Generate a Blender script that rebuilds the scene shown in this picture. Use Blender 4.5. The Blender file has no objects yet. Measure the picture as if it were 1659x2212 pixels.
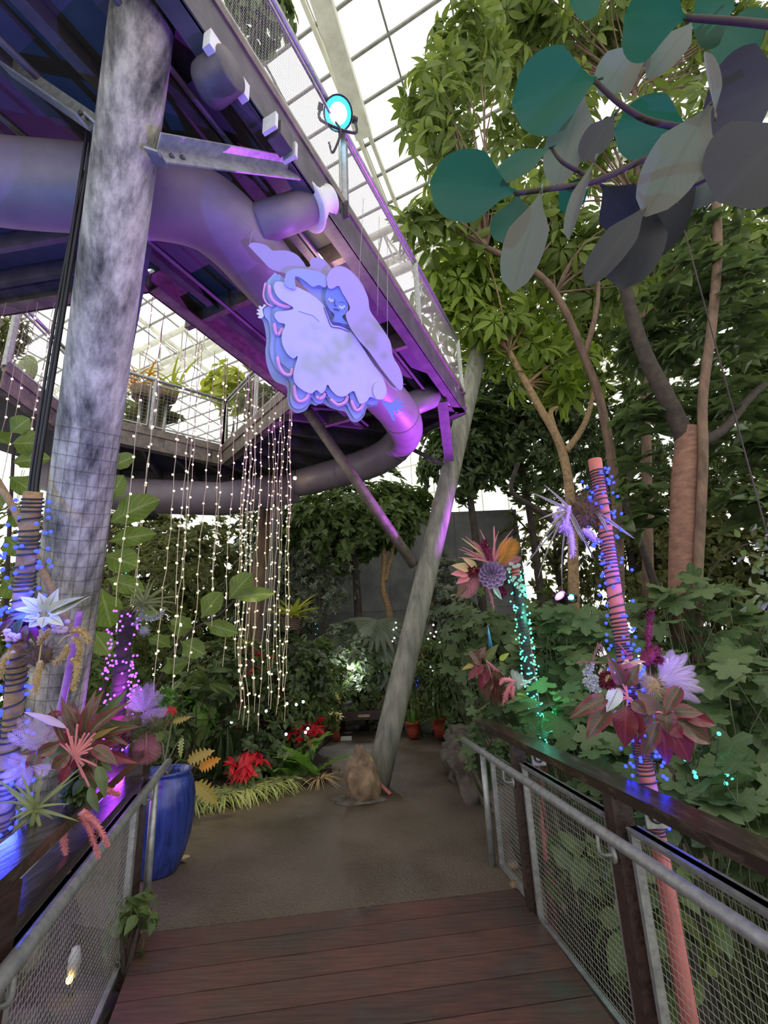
import bpy, math, random
import numpy as np
from mathutils import Matrix, Vector, noise
SC = bpy.context.scene
COL = SC.collection
PI = math.pi
rng = np.random.default_rng(7)
random.seed(7)

# ------------------------------------------------------------------ camera, world, light, exposure
F = 1004.0
PITCH, ROLL = math.radians(16.2), math.radians(2.4)
CAM = np.array([0.0, 0.0, 1.6])
VF = np.array([0, math.cos(PITCH), math.sin(PITCH)])
_r0 = np.array([1.0, 0, 0]); _u0 = np.array([0, -math.sin(PITCH), math.cos(PITCH)])
VR = math.cos(ROLL) * _r0 - math.sin(ROLL) * _u0
VU = math.sin(ROLL) * _r0 + math.cos(ROLL) * _u0
cd = bpy.data.cameras.new('camera'); cam = bpy.data.objects.new('camera', cd); COL.objects.link(cam)
cd.sensor_fit = 'VERTICAL'; cd.sensor_height = 36.0; cd.lens = 36.0 * F / 2212.0
cd.clip_start = 0.05; cd.clip_end = 200
cam.matrix_world = Matrix(((VR[0], VU[0], -VF[0], CAM[0]), (VR[1], VU[1], -VF[1], CAM[1]), (VR[2], VU[2], -VF[2], CAM[2]), (0, 0, 0, 1)))
SC.camera = cam
SC.view_settings.view_transform = 'Standard'; SC.view_settings.look = 'None'
SC.view_settings.gamma = 1.0; SC.view_settings.use_curve_mapping = False
SC.view_settings.exposure = 0.75
SC.cycles.max_bounces = 7; SC.cycles.diffuse_bounces = 4; SC.cycles.glossy_bounces = 2
SC.cycles.transmission_bounces = 3; SC.cycles.transparent_max_bounces = 6
SC.cycles.caustics_reflective = False; SC.cycles.caustics_refractive = False
SC.cycles.sample_clamp_indirect = 4.0; SC.cycles.use_denoising = True
w = bpy.data.worlds.new('overcast_sky'); SC.world = w; w.use_nodes = True
bg = w.node_tree.nodes['Background']; bg.inputs[0].default_value = (1.0, 0.985, 0.93, 1); bg.inputs[1].default_value = 0.95


def W(px, py, d):
    """photo pixel at an optical depth -> world point"""
    return CAM + d * (VF + VR * (px - 829.5) / F - VU * (py - 1106) / F)


def ray(px, py):
    return VF + VR * (px - 829.5) / F - VU * (py - 1106) / F


def AZ(px, py, z):
    d = ray(px, py); return CAM + d * ((z - CAM[2]) / d[2])


def AY(px, py, y):
    d = ray(px, py); return CAM + d * (y / d[1])


def depth(P):
    return float((np.asarray(P) - CAM) @ VF)


def lamp(name, kind, P, color, power, target=None, size=0.1, spot=60, blend=0.4, parent=None):
    l = bpy.data.lights.new(name, kind); o = bpy.data.objects.new(name, l); COL.objects.link(o)
    l.color = color; l.energy = power
    if kind == 'AREA': l.size = size
    else: l.shadow_soft_size = size
    if kind == 'SPOT': l.spot_size = math.radians(spot); l.spot_blend = blend
    o.location = P
    if target is not None:
        o.rotation_euler = (Vector(target) - Vector(P)).to_track_quat('-Z', 'Y').to_euler()
    if parent is not None:
        o.parent = parent; o.matrix_parent_inverse = Matrix.Translation(parent.location).inverted()
    return o


# ------------------------------------------------------------------ materials
def _mat(name):
    m = bpy.data.materials.new(name); m.use_nodes = True
    nt = m.node_tree; b = nt.nodes['Principled BSDF']
    return m, nt, b


def N(nt, t, **kw):
    n = nt.nodes.new(t)
    for k, v in kw.items():
        if k.startswith('i'):
            n.inputs[int(k[1:]) if k[1:].isdigit() else k[1:]].default_value = v
        else: setattr(n, k, v)
    return n


def ramp(nt, fac, stops):
    r = nt.nodes.new('ShaderNodeValToRGB'); e = r.color_ramp.elements
    while len(e) < len(stops): e.new(0.5)
    for el, (p, c) in zip(e, stops): el.position = p; el.color = (*c, 1)
    nt.links.new(fac, r.inputs[0]); return r.outputs[0]


def mat(name, a, b=None, rough=0.6, metal=0.0, scale=6.0, stretch=(1, 1, 1), bump=0.0, detail=6, lo=0.35, hi=0.65, spec=0.5, rough2=None, coat=0):
    """two colours mixed by noise in object space, optional bump"""
    m, nt, p = _mat(name)
    p.inputs['Roughness'].default_value = rough; p.inputs['Metallic'].default_value = metal
    p.inputs['Specular IOR Level'].default_value = spec
    if coat: p.inputs['Coat Weight'].default_value = coat; p.inputs['Coat Roughness'].default_value = .1
    if b is None: b = tuple(c * 0.75 for c in a)
    tc = N(nt, 'ShaderNodeTexCoord'); mp = N(nt, 'ShaderNodeMapping'); mp.inputs['Scale'].default_value = stretch
    nt.links.new(tc.outputs['Object'], mp.inputs[0])
    no = N(nt, 'ShaderNodeTexNoise'); no.inputs['Scale'].default_value = scale; no.inputs['Detail'].default_value = detail; no.inputs['Roughness'].default_value = .65
    nt.links.new(mp.outputs[0], no.inputs['Vector'])
    c = ramp(nt, no.outputs['Fac'], [(lo, b), (hi, a)]); nt.links.new(c, p.inputs['Base Color'])
    if rough2 is not None:
        r = ramp(nt, no.outputs['Fac'], [(lo, (rough2,) * 3), (hi, (rough,) * 3)]); nt.links.new(r, p.inputs['Roughness'])
    if bump:
        bn = N(nt, 'ShaderNodeBump'); bn.inputs['Strength'].default_value = bump; bn.inputs['Distance'].default_value = .02
        nt.links.new(no.outputs['Fac'], bn.inputs['Height']); nt.links.new(bn.outputs[0], p.inputs['Normal'])
    return m


def emat(name, c, s):
    m, nt, p = _mat(name)
    p.inputs['Base Color'].default_value = (*c, 1); p.inputs['Emission Color'].default_value = (*c, 1)
    p.inputs['Emission Strength'].default_value = s
    m.cycles.emission_sampling = 'NONE'
    return m


def leafmat(name, a, b, vein=None, va=0.5, rough=0.45, tr=0.35, edge=None, nv=9, under=None, spec=.4):
    """leaf: colour varies leaf by leaf; midrib and side veins from the leaf's own coordinates (luv)"""
    m, nt, p = _mat(name); L = nt.links
    g = N(nt, 'ShaderNodeNewGeometry')
    col = ramp(nt, g.outputs['Random Per Island'], [(0.0, a), (1.0, b)])
    at = N(nt, 'ShaderNodeAttribute', attribute_name='luv'); sx = N(nt, 'ShaderNodeSeparateXYZ'); L.new(at.outputs['Vector'], sx.inputs[0])
    ab = N(nt, 'ShaderNodeMath', operation='ABSOLUTE'); L.new(sx.outputs[1], ab.inputs[0])

    def mix(c1, c2, fac):
        x = N(nt, 'ShaderNodeMix', data_type='RGBA'); L.new(fac, x.inputs[0]); L.new(c1, x.inputs[6])
        if isinstance(c2, tuple): x.inputs[7].default_value = (*c2, 1)
        else: L.new(c2, x.inputs[7])
        return x.outputs[2]
    if edge is not None:
        e = ramp(nt, ab.outputs[0], [(0.45, (0, 0, 0)), (0.8, (1, 1, 1))]); col = mix(col, edge, e)
    if vein is not None:
        k = N(nt, 'ShaderNodeMath', operation='MULTIPLY_ADD', i1=-.35); L.new(ab.outputs[0], k.inputs[0]); L.new(sx.outputs[0], k.inputs[2])
        k2 = N(nt, 'ShaderNodeMath', operation='MULTIPLY', i1=float(nv)); L.new(k.outputs[0], k2.inputs[0])
        fr = N(nt, 'ShaderNodeMath', operation='FRACT'); L.new(k2.outputs[0], fr.inputs[0])
        s1 = ramp(nt, fr.outputs[0], [(0.04, (1, 1, 1)), (0.16, (0, 0, 0))])
        s2 = ramp(nt, ab.outputs[0], [(0.05, (1, 1, 1)), (0.12, (0, 0, 0))])
        mx = N(nt, 'ShaderNodeMath', operation='MAXIMUM'); L.new(s1, mx.inputs[0]); L.new(s2, mx.inputs[1])
        f = N(nt, 'ShaderNodeMath', operation='MULTIPLY', i1=va); L.new(mx.outputs[0], f.inputs[0])
        col = mix(col, vein, f.outputs[0])
    if under is not None: col = mix(col, under, g.outputs['Backfacing'])
    L.new(col, p.inputs['Base Color']); p.inputs['Roughness'].default_value = rough; p.inputs['Specular IOR Level'].default_value = spec
    if tr > 0:
        t = N(nt, 'ShaderNodeBsdfTranslucent'); hs = N(nt, 'ShaderNodeHueSaturation'); hs.inputs['Value'].default_value = 1.6; hs.inputs['Saturation'].default_value = 1.1
        L.new(col, hs.inputs['Color']); L.new(hs.outputs[0], t.inputs[0])
        ms = N(nt, 'ShaderNodeMixShader'); ms.inputs[0].default_value = tr
        L.new(p.outputs[0], ms.inputs[1]); L.new(t.outputs[0], ms.inputs[2]); L.new(ms.outputs[0], nt.nodes['Material Output'].inputs[0])
    return m


# ------------------------------------------------------------------ mesh builder
class MB:
    def __init__(s): s.V = []; s.Q = []; s.T = []; s.U = []; s.n = 0; s.mq = []; s.mt = []

    def add(s, V, Q=None, T=None, U=None, mi=0):
        V = np.asarray(V, float).reshape(-1, 3); s.V.append(V)
        s.U.append(np.zeros_like(V) if U is None else np.asarray(U, float).reshape(-1, 3))
        if Q is not None and len(Q): Q = np.asarray(Q, int) + s.n; s.Q.append(Q); s.mq.append(np.full(len(Q), mi))
        if T is not None and len(T): T = np.asarray(T, int) + s.n; s.T.append(T); s.mt.append(np.full(len(T), mi))
        s.n += len(V); return s

    def tube(s, pts, rad, n=10, cap=True, mi=0):
        P = np.asarray(pts, float); k = len(P); R = np.full(k, rad) if np.isscalar(rad) else np.asarray(rad, float)
        t = np.gradient(P, axis=0); t /= np.linalg.norm(t, axis=1)[:, None] + 1e-9
        a = np.array([0, 0, 1.0]) if abs(t[0][2]) < 0.9 else np.array([1.0, 0, 0])
        u = np.cross(t[0], a); u /= np.linalg.norm(u); rings = []; ang = np.arange(n) * 2 * PI / n
        for i in range(k):
            u = u - t[i] * (u @ t[i]); u /= np.linalg.norm(u) + 1e-9; v = np.cross(t[i], u)
            rings.append(P[i] + R[i] * (np.cos(ang)[:, None] * u + np.sin(ang)[:, None] * v))
        V = np.concatenate(rings); j = np.arange(n); j2 = (j + 1) % n; Q = []
        for i in range(k - 1): Q.append(np.stack([i * n + j, i * n + j2, (i + 1) * n + j2, (i + 1) * n + j], 1))
        Q = np.concatenate(Q); T = None
        if cap:
            V = np.concatenate([V, P[:1], P[-1:]]); c0 = k * n
            T = np.concatenate([np.stack([j2, j, np.full(n, c0)], 1), np.stack([(k - 1) * n + j, (k - 1) * n + j2, np.full(n, c0 + 1)], 1)])
        return s.add(V, Q, T, None, mi)

    def box(s, c, X, Y, Z, mi=0):
        """centre and three half-axis vectors"""
        c, X, Y, Z = (np.asarray(q, float) for q in (c, X, Y, Z))
        V = [c + i * X + j * Y + k * Z for k in (-1, 1) for j in (-1, 1) for i in (-1, 1)]
        Q = [(0, 2, 3, 1), (4, 5, 7, 6), (0, 1, 5, 4), (2, 6, 7, 3), (0, 4, 6, 2), (1, 3, 7, 5)]
        return s.add(V, Q, None, None, mi)

    def beam(s, A, B, wd, ht, up=(0, 0, 1), mi=0):
        A, B, up = (np.asarray(q, float) for q in (A, B, up)); d = B - A; L = np.linalg.norm(d); d /= L
        x = np.cross(d, up); x /= np.linalg.norm(x); z = np.cross(x, d)
        return s.box((A + B) / 2, x * wd / 2, d * L / 2, z * ht / 2, mi)

    def lathe(s, c, prof, n=32, axis=(0, 0, 1), mi=0):
        ax = np.asarray(axis, float); ax /= np.linalg.norm(ax); a = np.array([1.0, 0, 0]) if abs(ax[0]) < .9 else np.array([0, 1.0, 0])
        u = np.cross(ax, a); u /= np.linalg.norm(u); v = np.cross(ax, u); ang = np.arange(n) * 2 * PI / n
        ring = np.cos(ang)[:, None] * u + np.sin(ang)[:, None] * v
        V = np.concatenate([np.asarray(c) + r * ring + h * ax for r, h in prof]); j = np.arange(n); j2 = (j + 1) % n
        Q = np.concatenate([np.stack([i * n + j, i * n + j2, (i + 1) * n + j2, (i + 1) * n + j], 1) for i in range(len(prof) - 1)])
        return s.add(V, Q, None, None, mi)

    def ball(s, c, r, seg=8, rings=5, mi=0, sc=(1, 1, 1)):
        prof = [(max(1e-4, math.sin(PI * i / rings)), -math.cos(PI * i / rings)) for i in range(rings + 1)]
        ang = np.arange(seg) * 2 * PI / seg
        V = np.concatenate([np.stack([a * np.cos(ang), a * np.sin(ang), np.full(seg, h)], 1) for a, h in prof]) * r * np.asarray(sc) + np.asarray(c)
        j = np.arange(seg); j2 = (j + 1) % seg
        Q = np.concatenate([np.stack([i * seg + j, i * seg + j2, (i + 1) * seg + j2, (i + 1) * seg + j], 1) for i in range(rings)])
        return s.add(V, Q, None, None, mi)

    def prism(s, poly, nrm, th, mi=0):
        """closed outline of 3-D points in a plane, given thickness along -nrm; triangulated by ear clipping"""
        from mathutils.geometry import tessellate_polygon
        P = np.asarray(poly, float); nrm = np.asarray(nrm, float); k = len(P)
        tri = np.array(tessellate_polygon([[Vector(q) for q in P]]))
        for q in range(len(tri)):
            a, b, c = P[tri[q]]
            if np.cross(b - a, c - a) @ nrm < 0: tri[q] = tri[q][::-1]
        V = np.concatenate([P, P - nrm * th]); j = np.arange(k); j2 = (j + 1) % k
        return s.add(V, np.stack([j, j + k, j2 + k, j2], 1), np.concatenate([tri, tri[:, ::-1] + k]), None, mi)

    def leaves(s, T, P, D, Nn, S, mi=0, ws=None):
        V, Q, Tr, U = T; P, D, Nn = (np.atleast_2d(np.asarray(q, float)) for q in (P, D, Nn)); m = len(P)
        S = np.full(m, S) if np.isscalar(S) else np.asarray(S, float)
        D = D / (np.linalg.norm(D, axis=1)[:, None] + 1e-9); X = np.cross(D, Nn); X /= np.linalg.norm(X, axis=1)[:, None] + 1e-9; Z = np.cross(X, D)
        wv = np.ones(m) if ws is None else (np.full(m, ws) if np.isscalar(ws) else np.asarray(ws, float))
        A = P[:, None, :] + S[:, None, None] * (V[None, :, 0:1] * wv[:, None, None] * X[:, None, :] + V[None, :, 1:2] * D[:, None, :] + V[None, :, 2:3] * Z[:, None, :])
        k = len(V); off = (np.arange(m) * k)[:, None, None]
        q = (np.asarray(Q)[None] + off).reshape(-1, 4) if len(Q) else None
        t = (np.asarray(Tr)[None] + off).reshape(-1, 3) if len(Tr) else None
        return s.add(A.reshape(-1, 3), q, t, np.tile(U, (m, 1)), mi)

    def build(s, name, mats, parent=None, smooth=True, origin=None):
        V = np.concatenate(s.V); U = np.concatenate(s.U)
        if parent is not None: V = V - np.array(ploc(parent))
        elif origin is not None: V = V - np.asarray(origin)
        Q = np.concatenate(s.Q) if s.Q else np.zeros((0, 4), int); T = np.concatenate(s.T) if s.T else np.zeros((0, 3), int)
        me = bpy.data.meshes.new(name); me.vertices.add(len(V)); me.vertices.foreach_set('co', V.ravel().astype(np.float32))
        nl = Q.size + T.size; me.loops.add(nl); me.loops.foreach_set('vertex_index', np.concatenate([Q.ravel(), T.ravel()]).astype(np.int32))
        npol = len(Q) + len(T); me.polygons.add(npol)
        st = np.concatenate([np.arange(len(Q)) * 4, Q.size + np.arange(len(T)) * 3]); me.polygons.foreach_set('loop_start', st.astype(np.int32))
        mi = np.concatenate((s.mq or []) + (s.mt or [])) if npol else np.zeros(0)
        me.polygons.foreach_set('material_index', mi.astype(np.int32)); me.polygons.foreach_set('use_smooth', np.full(npol, smooth))
        if np.any(U):
            a = me.attributes.new('luv', 'FLOAT_VECTOR', 'POINT'); a.data.foreach_set('vector', U.ravel().astype(np.float32))
        me.update(); me.validate()
        for m in (mats if isinstance(mats, (list, tuple)) else [mats]): me.materials.append(m)
        o = bpy.data.objects.new(name, me); COL.objects.link(o)
        if parent is not None: o.parent = parent
        elif origin is not None: o.location = origin
        return o


def ploc(o):
    v = Vector((0, 0, 0))
    while o is not None: v = v + o.location; o = o.parent
    return v


def tag(o, label=None, cat=None, group=None, kind=None):
    if label: o['label'] = label
    if cat: o['category'] = cat
    if group: o['group'] = group
    if kind: o['kind'] = kind
    return o


def thing(name, label, cat, loc, group=None):
    o = bpy.data.objects.new(name, None); o.empty_display_size = .1; COL.objects.link(o); o.location = tuple(loc)
    return tag(o, label, cat, group)


def inst(src, parent, loc, rot=None, scale=None):
    """copy of a part's object (shares its mesh), placed at a world point"""
    c = src.copy(); COL.objects.link(c); c.parent = parent
    c.location = Vector(loc) - (ploc(parent) if parent is not None else Vector((0, 0, 0)))
    if rot is not None: c.rotation_euler = rot
    if scale is not None: c.scale = (scale,) * 3
    return c


# leaf templates: V, quads, tris, luv --------------------------------------------------
def strip(w_of, rows, fold=0.15, droop=0.15, across=1, wave=0.0, stalk=0.0):
    """leaf along +y, length 1, half-width from w_of(s); across = quads on each side of the midrib"""
    V = []; U = []; nc = 2 * across + 1
    for i in range(rows + 1):
        s_ = i / rows; wv = max(w_of(s_), 0.004)
        for j in range(nc):
            t = (j - across) / across
            V.append((t * wv, s_, fold * abs(t) * wv * 2 - droop * s_ * s_ + wave * math.sin(s_ * 14 + (2 if t > 0 else 0)) * abs(t) * wv))
            U.append((s_ + 1e-3, t, 0.5))
    Q = [(i * nc + j, i * nc + j + 1, (i + 1) * nc + j + 1, (i + 1) * nc + j) for i in range(rows) for j in range(nc - 1)]
    return np.array(V), np.array(Q), np.zeros((0, 3), int), np.array(U)


def ovate(wd, p=0.8): return lambda s: wd * math.sin(PI * min(1, s) ** p) ** 0.9 if 0 < s < 1 else 0.01
def obov(wd): return lambda s: wd * 2 * math.sqrt(max(0, s ** 1.25 * (1 - s ** 1.25))) * min(1, s * 2.2 + .12) if 0 < s < 1 else 0.02
def lance(wd): return lambda s: wd * (4 * s * (1 - s)) ** .8 if 0 < s < 1 else 0.01
def blade(wd): return lambda s: wd * (1 - s) ** 0.6 * min(1, .6 + s * 2)


def fan(outline, cup=0.08):
    """leaf with a lobed outline about its stalk point (0,0)"""
    V = [(0, 0, 0)]; U = [(1e-3, 0, .5)]; k = len(outline)
    for rr in (0.5, 1.0):
        for i, (x, y) in enumerate(outline):
            V.append((x * rr, y * rr, -cup * (x * x + y * y) * rr * rr * 1.5 + 0.03 * (i % 2) * rr)); U.append((rr, (i % 6 - 3) / 4, .5))
    T = [(0, 1 + i, 1 + (i + 1) % k) for i in range(k)]
    Q = [(1 + i, 1 + k + i, 1 + k + (i + 1) % k, 1 + (i + 1) % k) for i in range(k)]
    return np.array(V), np.array(Q), np.array(T), np.array(U)


def lobes(nl=5, depth_=0.42, per=6, span=300, teeth=.06):
    o = []; st = -span / 2
    for i in range(nl * per + 1):
        a = math.radians(90 + st + span * i / (nl * per)); ph = (i % per) / per
        r = 0.62 * (1 - depth_ + depth_ * math.sin(PI * ph)) + (teeth if i % 2 else 0)
        r *= 1.0 - 0.25 * abs(i / (nl * per) - .5) * 2
        o.append((r * math.cos(a), r * math.sin(a) + .0))
    o.append((0.0, -0.10)); return o


def merge(ts):
    V = []; Q = []; T = []; U = []; n = 0
    for v, q, t, u in ts:
        V.append(v); U.append(u); Q.append(q + n if len(q) else np.zeros((0, 4), int)); T.append(t + n if len(t) else np.zeros((0, 3), int)); n += len(v)
    return np.concatenate(V), np.concatenate(Q), np.concatenate(T), np.concatenate(U)


def xform(t, M):
    M = np.array(M); v, q, tt, u = t; return v @ M[:3, :3].T + M[:3, 3], q, tt, u


def rotz(a): return Matrix.Rotation(a, 4, 'Z')


SMALL = strip(ovate(.24), 3, .25, .2)
NARROW = strip(lance(.11), 3, .2, .3)
GRASS = strip(blade(.028), 5, .3, .75)
STRAP = strip(blade(.06), 6, .35, .55)
OVAL = strip(ovate(.3), 5, .2, .25)
BIG = strip(ovate(.3, .75), 9, .18, .42, across=2, wave=.12)
FIDDLE = strip(obov(.33), 10, .15, .3, across=2, wave=.18)
RUBBER = strip(obov(.29), 12, .10, .10, across=2)
LOBED = fan(lobes())
PALMATE = merge([xform(strip(lance(.17), 4, .25, .35), Matrix.Rotation(a, 4, 'Z') @ Matrix.Translation((0, .12, 0)) @ Matrix.Rotation(-.25, 4, 'X')) for a in np.arange(7) * 2 * PI / 7])
FEATHER = merge([xform(strip(lance(.05), 3, .1, .2), Matrix.Translation((0, .12 + i * .042, -.25 * (i * .045) ** 2)) @ rotz(sd * (1.0 - i * .03)) @ Matrix.Scale(.42 * math.sin(.35 + i * .13), 4)) for i in range(20) for sd in (-1, 1)] + [strip(blade(.012), 8, .1, .22)])
FERNLEAF = strip(lambda s: .09 * (1 - s * .7) * (1 + .35 * math.sin(s * 60)), 26, .2, .5)


def unit(v): v = np.asarray(v, float); return v / (np.linalg.norm(v, axis=-1, keepdims=True) + 1e-9)


def rosettes(mb, T, C, A, per, S, spread=0.9, mi=0, jit=.35, up=.3):
    """per leaves about every axis A at centre C; spread 0 = along the axis, 1 = flat"""
    C = np.repeat(C, per, 0); A = unit(np.repeat(A, per, 0)); m = len(C)
    R = unit(np.cross(A, rng.normal(size=(m, 3)))); D = unit(A * (1 - spread) + R * spread + rng.normal(size=(m, 3)) * jit * .5)
    Nn = unit(A + rng.normal(size=(m, 3)) * jit + np.array([0, 0, up])); s_ = S * rng.uniform(.65, 1.15, m)
    mb.leaves(T, C + D * (s_ * .05)[:, None], D, Nn, s_, mi)


def crown_pts(n, c, r, shell=.55, flat=0):
    d = unit(rng.normal(size=(n, 3))); q = rng.uniform(0, 1, n) ** (1 / 3) * (1 - shell) + shell; q = np.where(rng.uniform(size=n) < .25, rng.uniform(.1, 1, n), q)
    wob = 1 + .25 * np.sin(d[:, 0] * 5 + c[0]) * np.cos(d[:, 2] * 6 + c[1] * 3)
    P = np.asarray(c) + d * (q * wob)[:, None] * np.asarray(r); return P, d


def branches(mb, base, ends, r0, bend=.15, n=6):
    base = np.asarray(base, float)
    for e in ends:
        e = np.asarray(e, float); m = (base + e) / 2 + rng.normal(size=3) * bend * np.linalg.norm(e - base) * .5 + np.array([0, 0, .1 * np.linalg.norm(e - base)])
        t = np.linspace(0, 1, 7)[:, None]; P = base * (1 - t) ** 2 + 2 * m * t * (1 - t) + e * t * t
        mb.tube(P, np.linspace(r0, r0 * .3, 7), n)


def smoothpath(pts, k=6):
    P = np.asarray(pts, float); n = len(P); out = []
    for i in range(n - 1):
        p0, p1, p2, p3 = P[max(i - 1, 0)], P[i], P[i + 1], P[min(i + 2, n - 1)]
        for t in np.arange(k) / k:
            out.append(.5 * (2 * p1 + (p2 - p0) * t + (2 * p0 - 5 * p1 + 4 * p2 - p3) * t * t + (3 * p1 - p0 - 3 * p2 + p3) * t ** 3))
    out.append(P[-1]); return np.array(out)


def rock(name, c, r, m, seed=0, sub=4, amp=.35, label=None, cat=None, group=None, parent=None, kind=None, shape=None, freq=1.5):
    import bmesh
    bm = bmesh.new(); bmesh.ops.create_icosphere(bm, subdivisions=sub, radius=1)
    for v in bm.verts:
        q = v.co.normalized(); n = noise.fractal(q * freq + Vector((seed * 7.3, seed, 1)), 1.0, 2.0, 5)
        f = 1 + amp * n; v.co = Vector((q.x * r[0] * f, q.y * r[1] * f, q.z * r[2] * f))
        if shape: v.co = shape(v.co)
    me = bpy.data.meshes.new(name); bm.to_mesh(me); bm.free(); me.materials.append(m); me.polygons.foreach_set('use_smooth', [True] * len(me.polygons))
    o = bpy.data.objects.new(name, me); COL.objects.link(o); o.location = tuple(c)
    if parent: o.parent = parent; o.location = Vector(c) - ploc(parent)
    return tag(o, label, cat, group, kind)


# ------------------------------------------------------------------ material set
M = {}
def concrete_mat():
    m, nt, p = _mat('weathered_concrete'); L = nt.links
    tc = N(nt, 'ShaderNodeTexCoord'); mp = N(nt, 'ShaderNodeMapping'); mp.inputs['Scale'].default_value = (3.5, 3.5, .35); L.new(tc.outputs['Object'], mp.inputs[0])
    n1 = N(nt, 'ShaderNodeTexNoise'); n1.inputs['Scale'].default_value = 2.0; n1.inputs['Detail'].default_value = 8; n1.inputs['Roughness'].default_value = .7; L.new(mp.outputs[0], n1.inputs[0])
    n2 = N(nt, 'ShaderNodeTexNoise'); n2.inputs['Scale'].default_value = 28; n2.inputs['Detail'].default_value = 6; L.new(tc.outputs['Object'], n2.inputs[0])
    c1 = ramp(nt, n1.outputs[0], [(.33, (.025, .028, .03)), (.45, (.20, .19, .165)), (.6, (.50, .475, .40))])
    c2 = ramp(nt, n2.outputs[0], [(.3, (.78, .78, .78)), (.65, (1, 1, 1))])
    x = N(nt, 'ShaderNodeMix', data_type='RGBA', blend_type='MULTIPLY'); x.inputs[0].default_value = 1; L.new(c1, x.inputs[6]); L.new(c2, x.inputs[7]); L.new(x.outputs[2], p.inputs['Base Color'])
    p.inputs['Roughness'].default_value = .75
    b = N(nt, 'ShaderNodeBump'); b.inputs['Strength'].default_value = .35; b.inputs['Distance'].default_value = .01; L.new(n2.outputs[0], b.inputs['Height']); L.new(b.outputs[0], p.inputs['Normal'])
    return m


def deck_mat():
    m, nt, p = _mat('stained_deck_boards'); L = nt.links
    g = N(nt, 'ShaderNodeNewGeometry'); tc = N(nt, 'ShaderNodeTexCoord')
    mp = N(nt, 'ShaderNodeMapping'); mp.inputs['Scale'].default_value = (1, 9, 9); mp.inputs['Rotation'].default_value = (0, 0, -.14); L.new(tc.outputs['Object'], mp.inputs[0])
    n1 = N(nt, 'ShaderNodeTexNoise'); n1.inputs['Scale'].default_value = 5; n1.inputs['Detail'].default_value = 9; L.new(mp.outputs[0], n1.inputs[0])
    n2 = N(nt, 'ShaderNodeTexNoise'); n2.inputs['Scale'].default_value = 2.2; n2.inputs['Detail'].default_value = 6; n2.inputs['Roughness'].default_value = .7; L.new(tc.outputs['Object'], n2.inputs[0])
    c1 = ramp(nt, n2.outputs[0], [(.3, (.075, .07, .06)), (.42, (.085, .05, .038)), (.6, (.12, .052, .038)), (.75, (.15, .06, .045))])
    c2 = ramp(nt, n1.outputs[0], [(.3, (.6, .6, .6)), (.7, (1.1, 1.1, 1.1))])
    c3 = ramp(nt, g.outputs['Random Per Island'], [(0, (.75, .75, .75)), (1, (1.1, 1.05, 1.05))])
    x = N(nt, 'ShaderNodeMix', data_type='RGBA', blend_type='MULTIPLY'); x.inputs[0].default_value = 1; L.new(c1, x.inputs[6]); L.new(c2, x.inputs[7])
    y = N(nt, 'ShaderNodeMix', data_type='RGBA', blend_type='MULTIPLY'); y.inputs[0].default_value = 1; L.new(x.outputs[2], y.inputs[6]); L.new(c3, y.inputs[7]); L.new(y.outputs[2], p.inputs['Base Color'])
    r = ramp(nt, n2.outputs[0], [(.3, (.28,) * 3), (.5, (.5,) * 3), (.7, (.62,) * 3)]); L.new(r, p.inputs['Roughness'])
    b = N(nt, 'ShaderNodeBump'); b.inputs['Strength'].default_value = .25; b.inputs['Distance'].default_value = .01; L.new(n1.outputs[0], b.inputs['Height']); L.new(b.outputs[0], p.inputs['Normal'])
    return m


def path_mat():
    m, nt, p = _mat('damp_asphalt'); L = nt.links; tc = N(nt, 'ShaderNodeTexCoord')
    n1 = N(nt, 'ShaderNodeTexNoise'); n1.inputs['Scale'].default_value = 1.4; n1.inputs['Detail'].default_value = 7; L.new(tc.outputs['Object'], n1.inputs[0])
    n2 = N(nt, 'ShaderNodeTexNoise'); n2.inputs['Scale'].default_value = 120; n2.inputs['Detail'].default_value = 3; L.new(tc.outputs['Object'], n2.inputs[0])
    v = N(nt, 'ShaderNodeTexVoronoi'); v.inputs['Scale'].default_value = 70; L.new(tc.outputs['Object'], v.inputs[0])
    c1 = ramp(nt, n1.outputs[0], [(.25, (.08, .06, .042)), (.5, (.115, .088, .061)), (.75, (.155, .12, .084))])
    c2 = ramp(nt, n2.outputs[0], [(.35, (.6, .6, .6)), (.68, (1.35, 1.35, 1.35))])
    x = N(nt, 'ShaderNodeMix', data_type='RGBA', blend_type='MULTIPLY'); x.inputs[0].default_value = 1; L.new(c1, x.inputs[6]); L.new(c2, x.inputs[7]); L.new(x.outputs[2], p.inputs['Base Color'])
    r = ramp(nt, n1.outputs[0], [(.35, (.3,) * 3), (.6, (.6,) * 3)]); L.new(r, p.inputs['Roughness'])
    b = N(nt, 'ShaderNodeBump'); b.inputs['Strength'].default_value = .5; b.inputs['Distance'].default_value = .012; L.new(v.outputs[0], b.inputs['Height']); L.new(b.outputs[0], p.inputs['Normal'])
    return m


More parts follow.
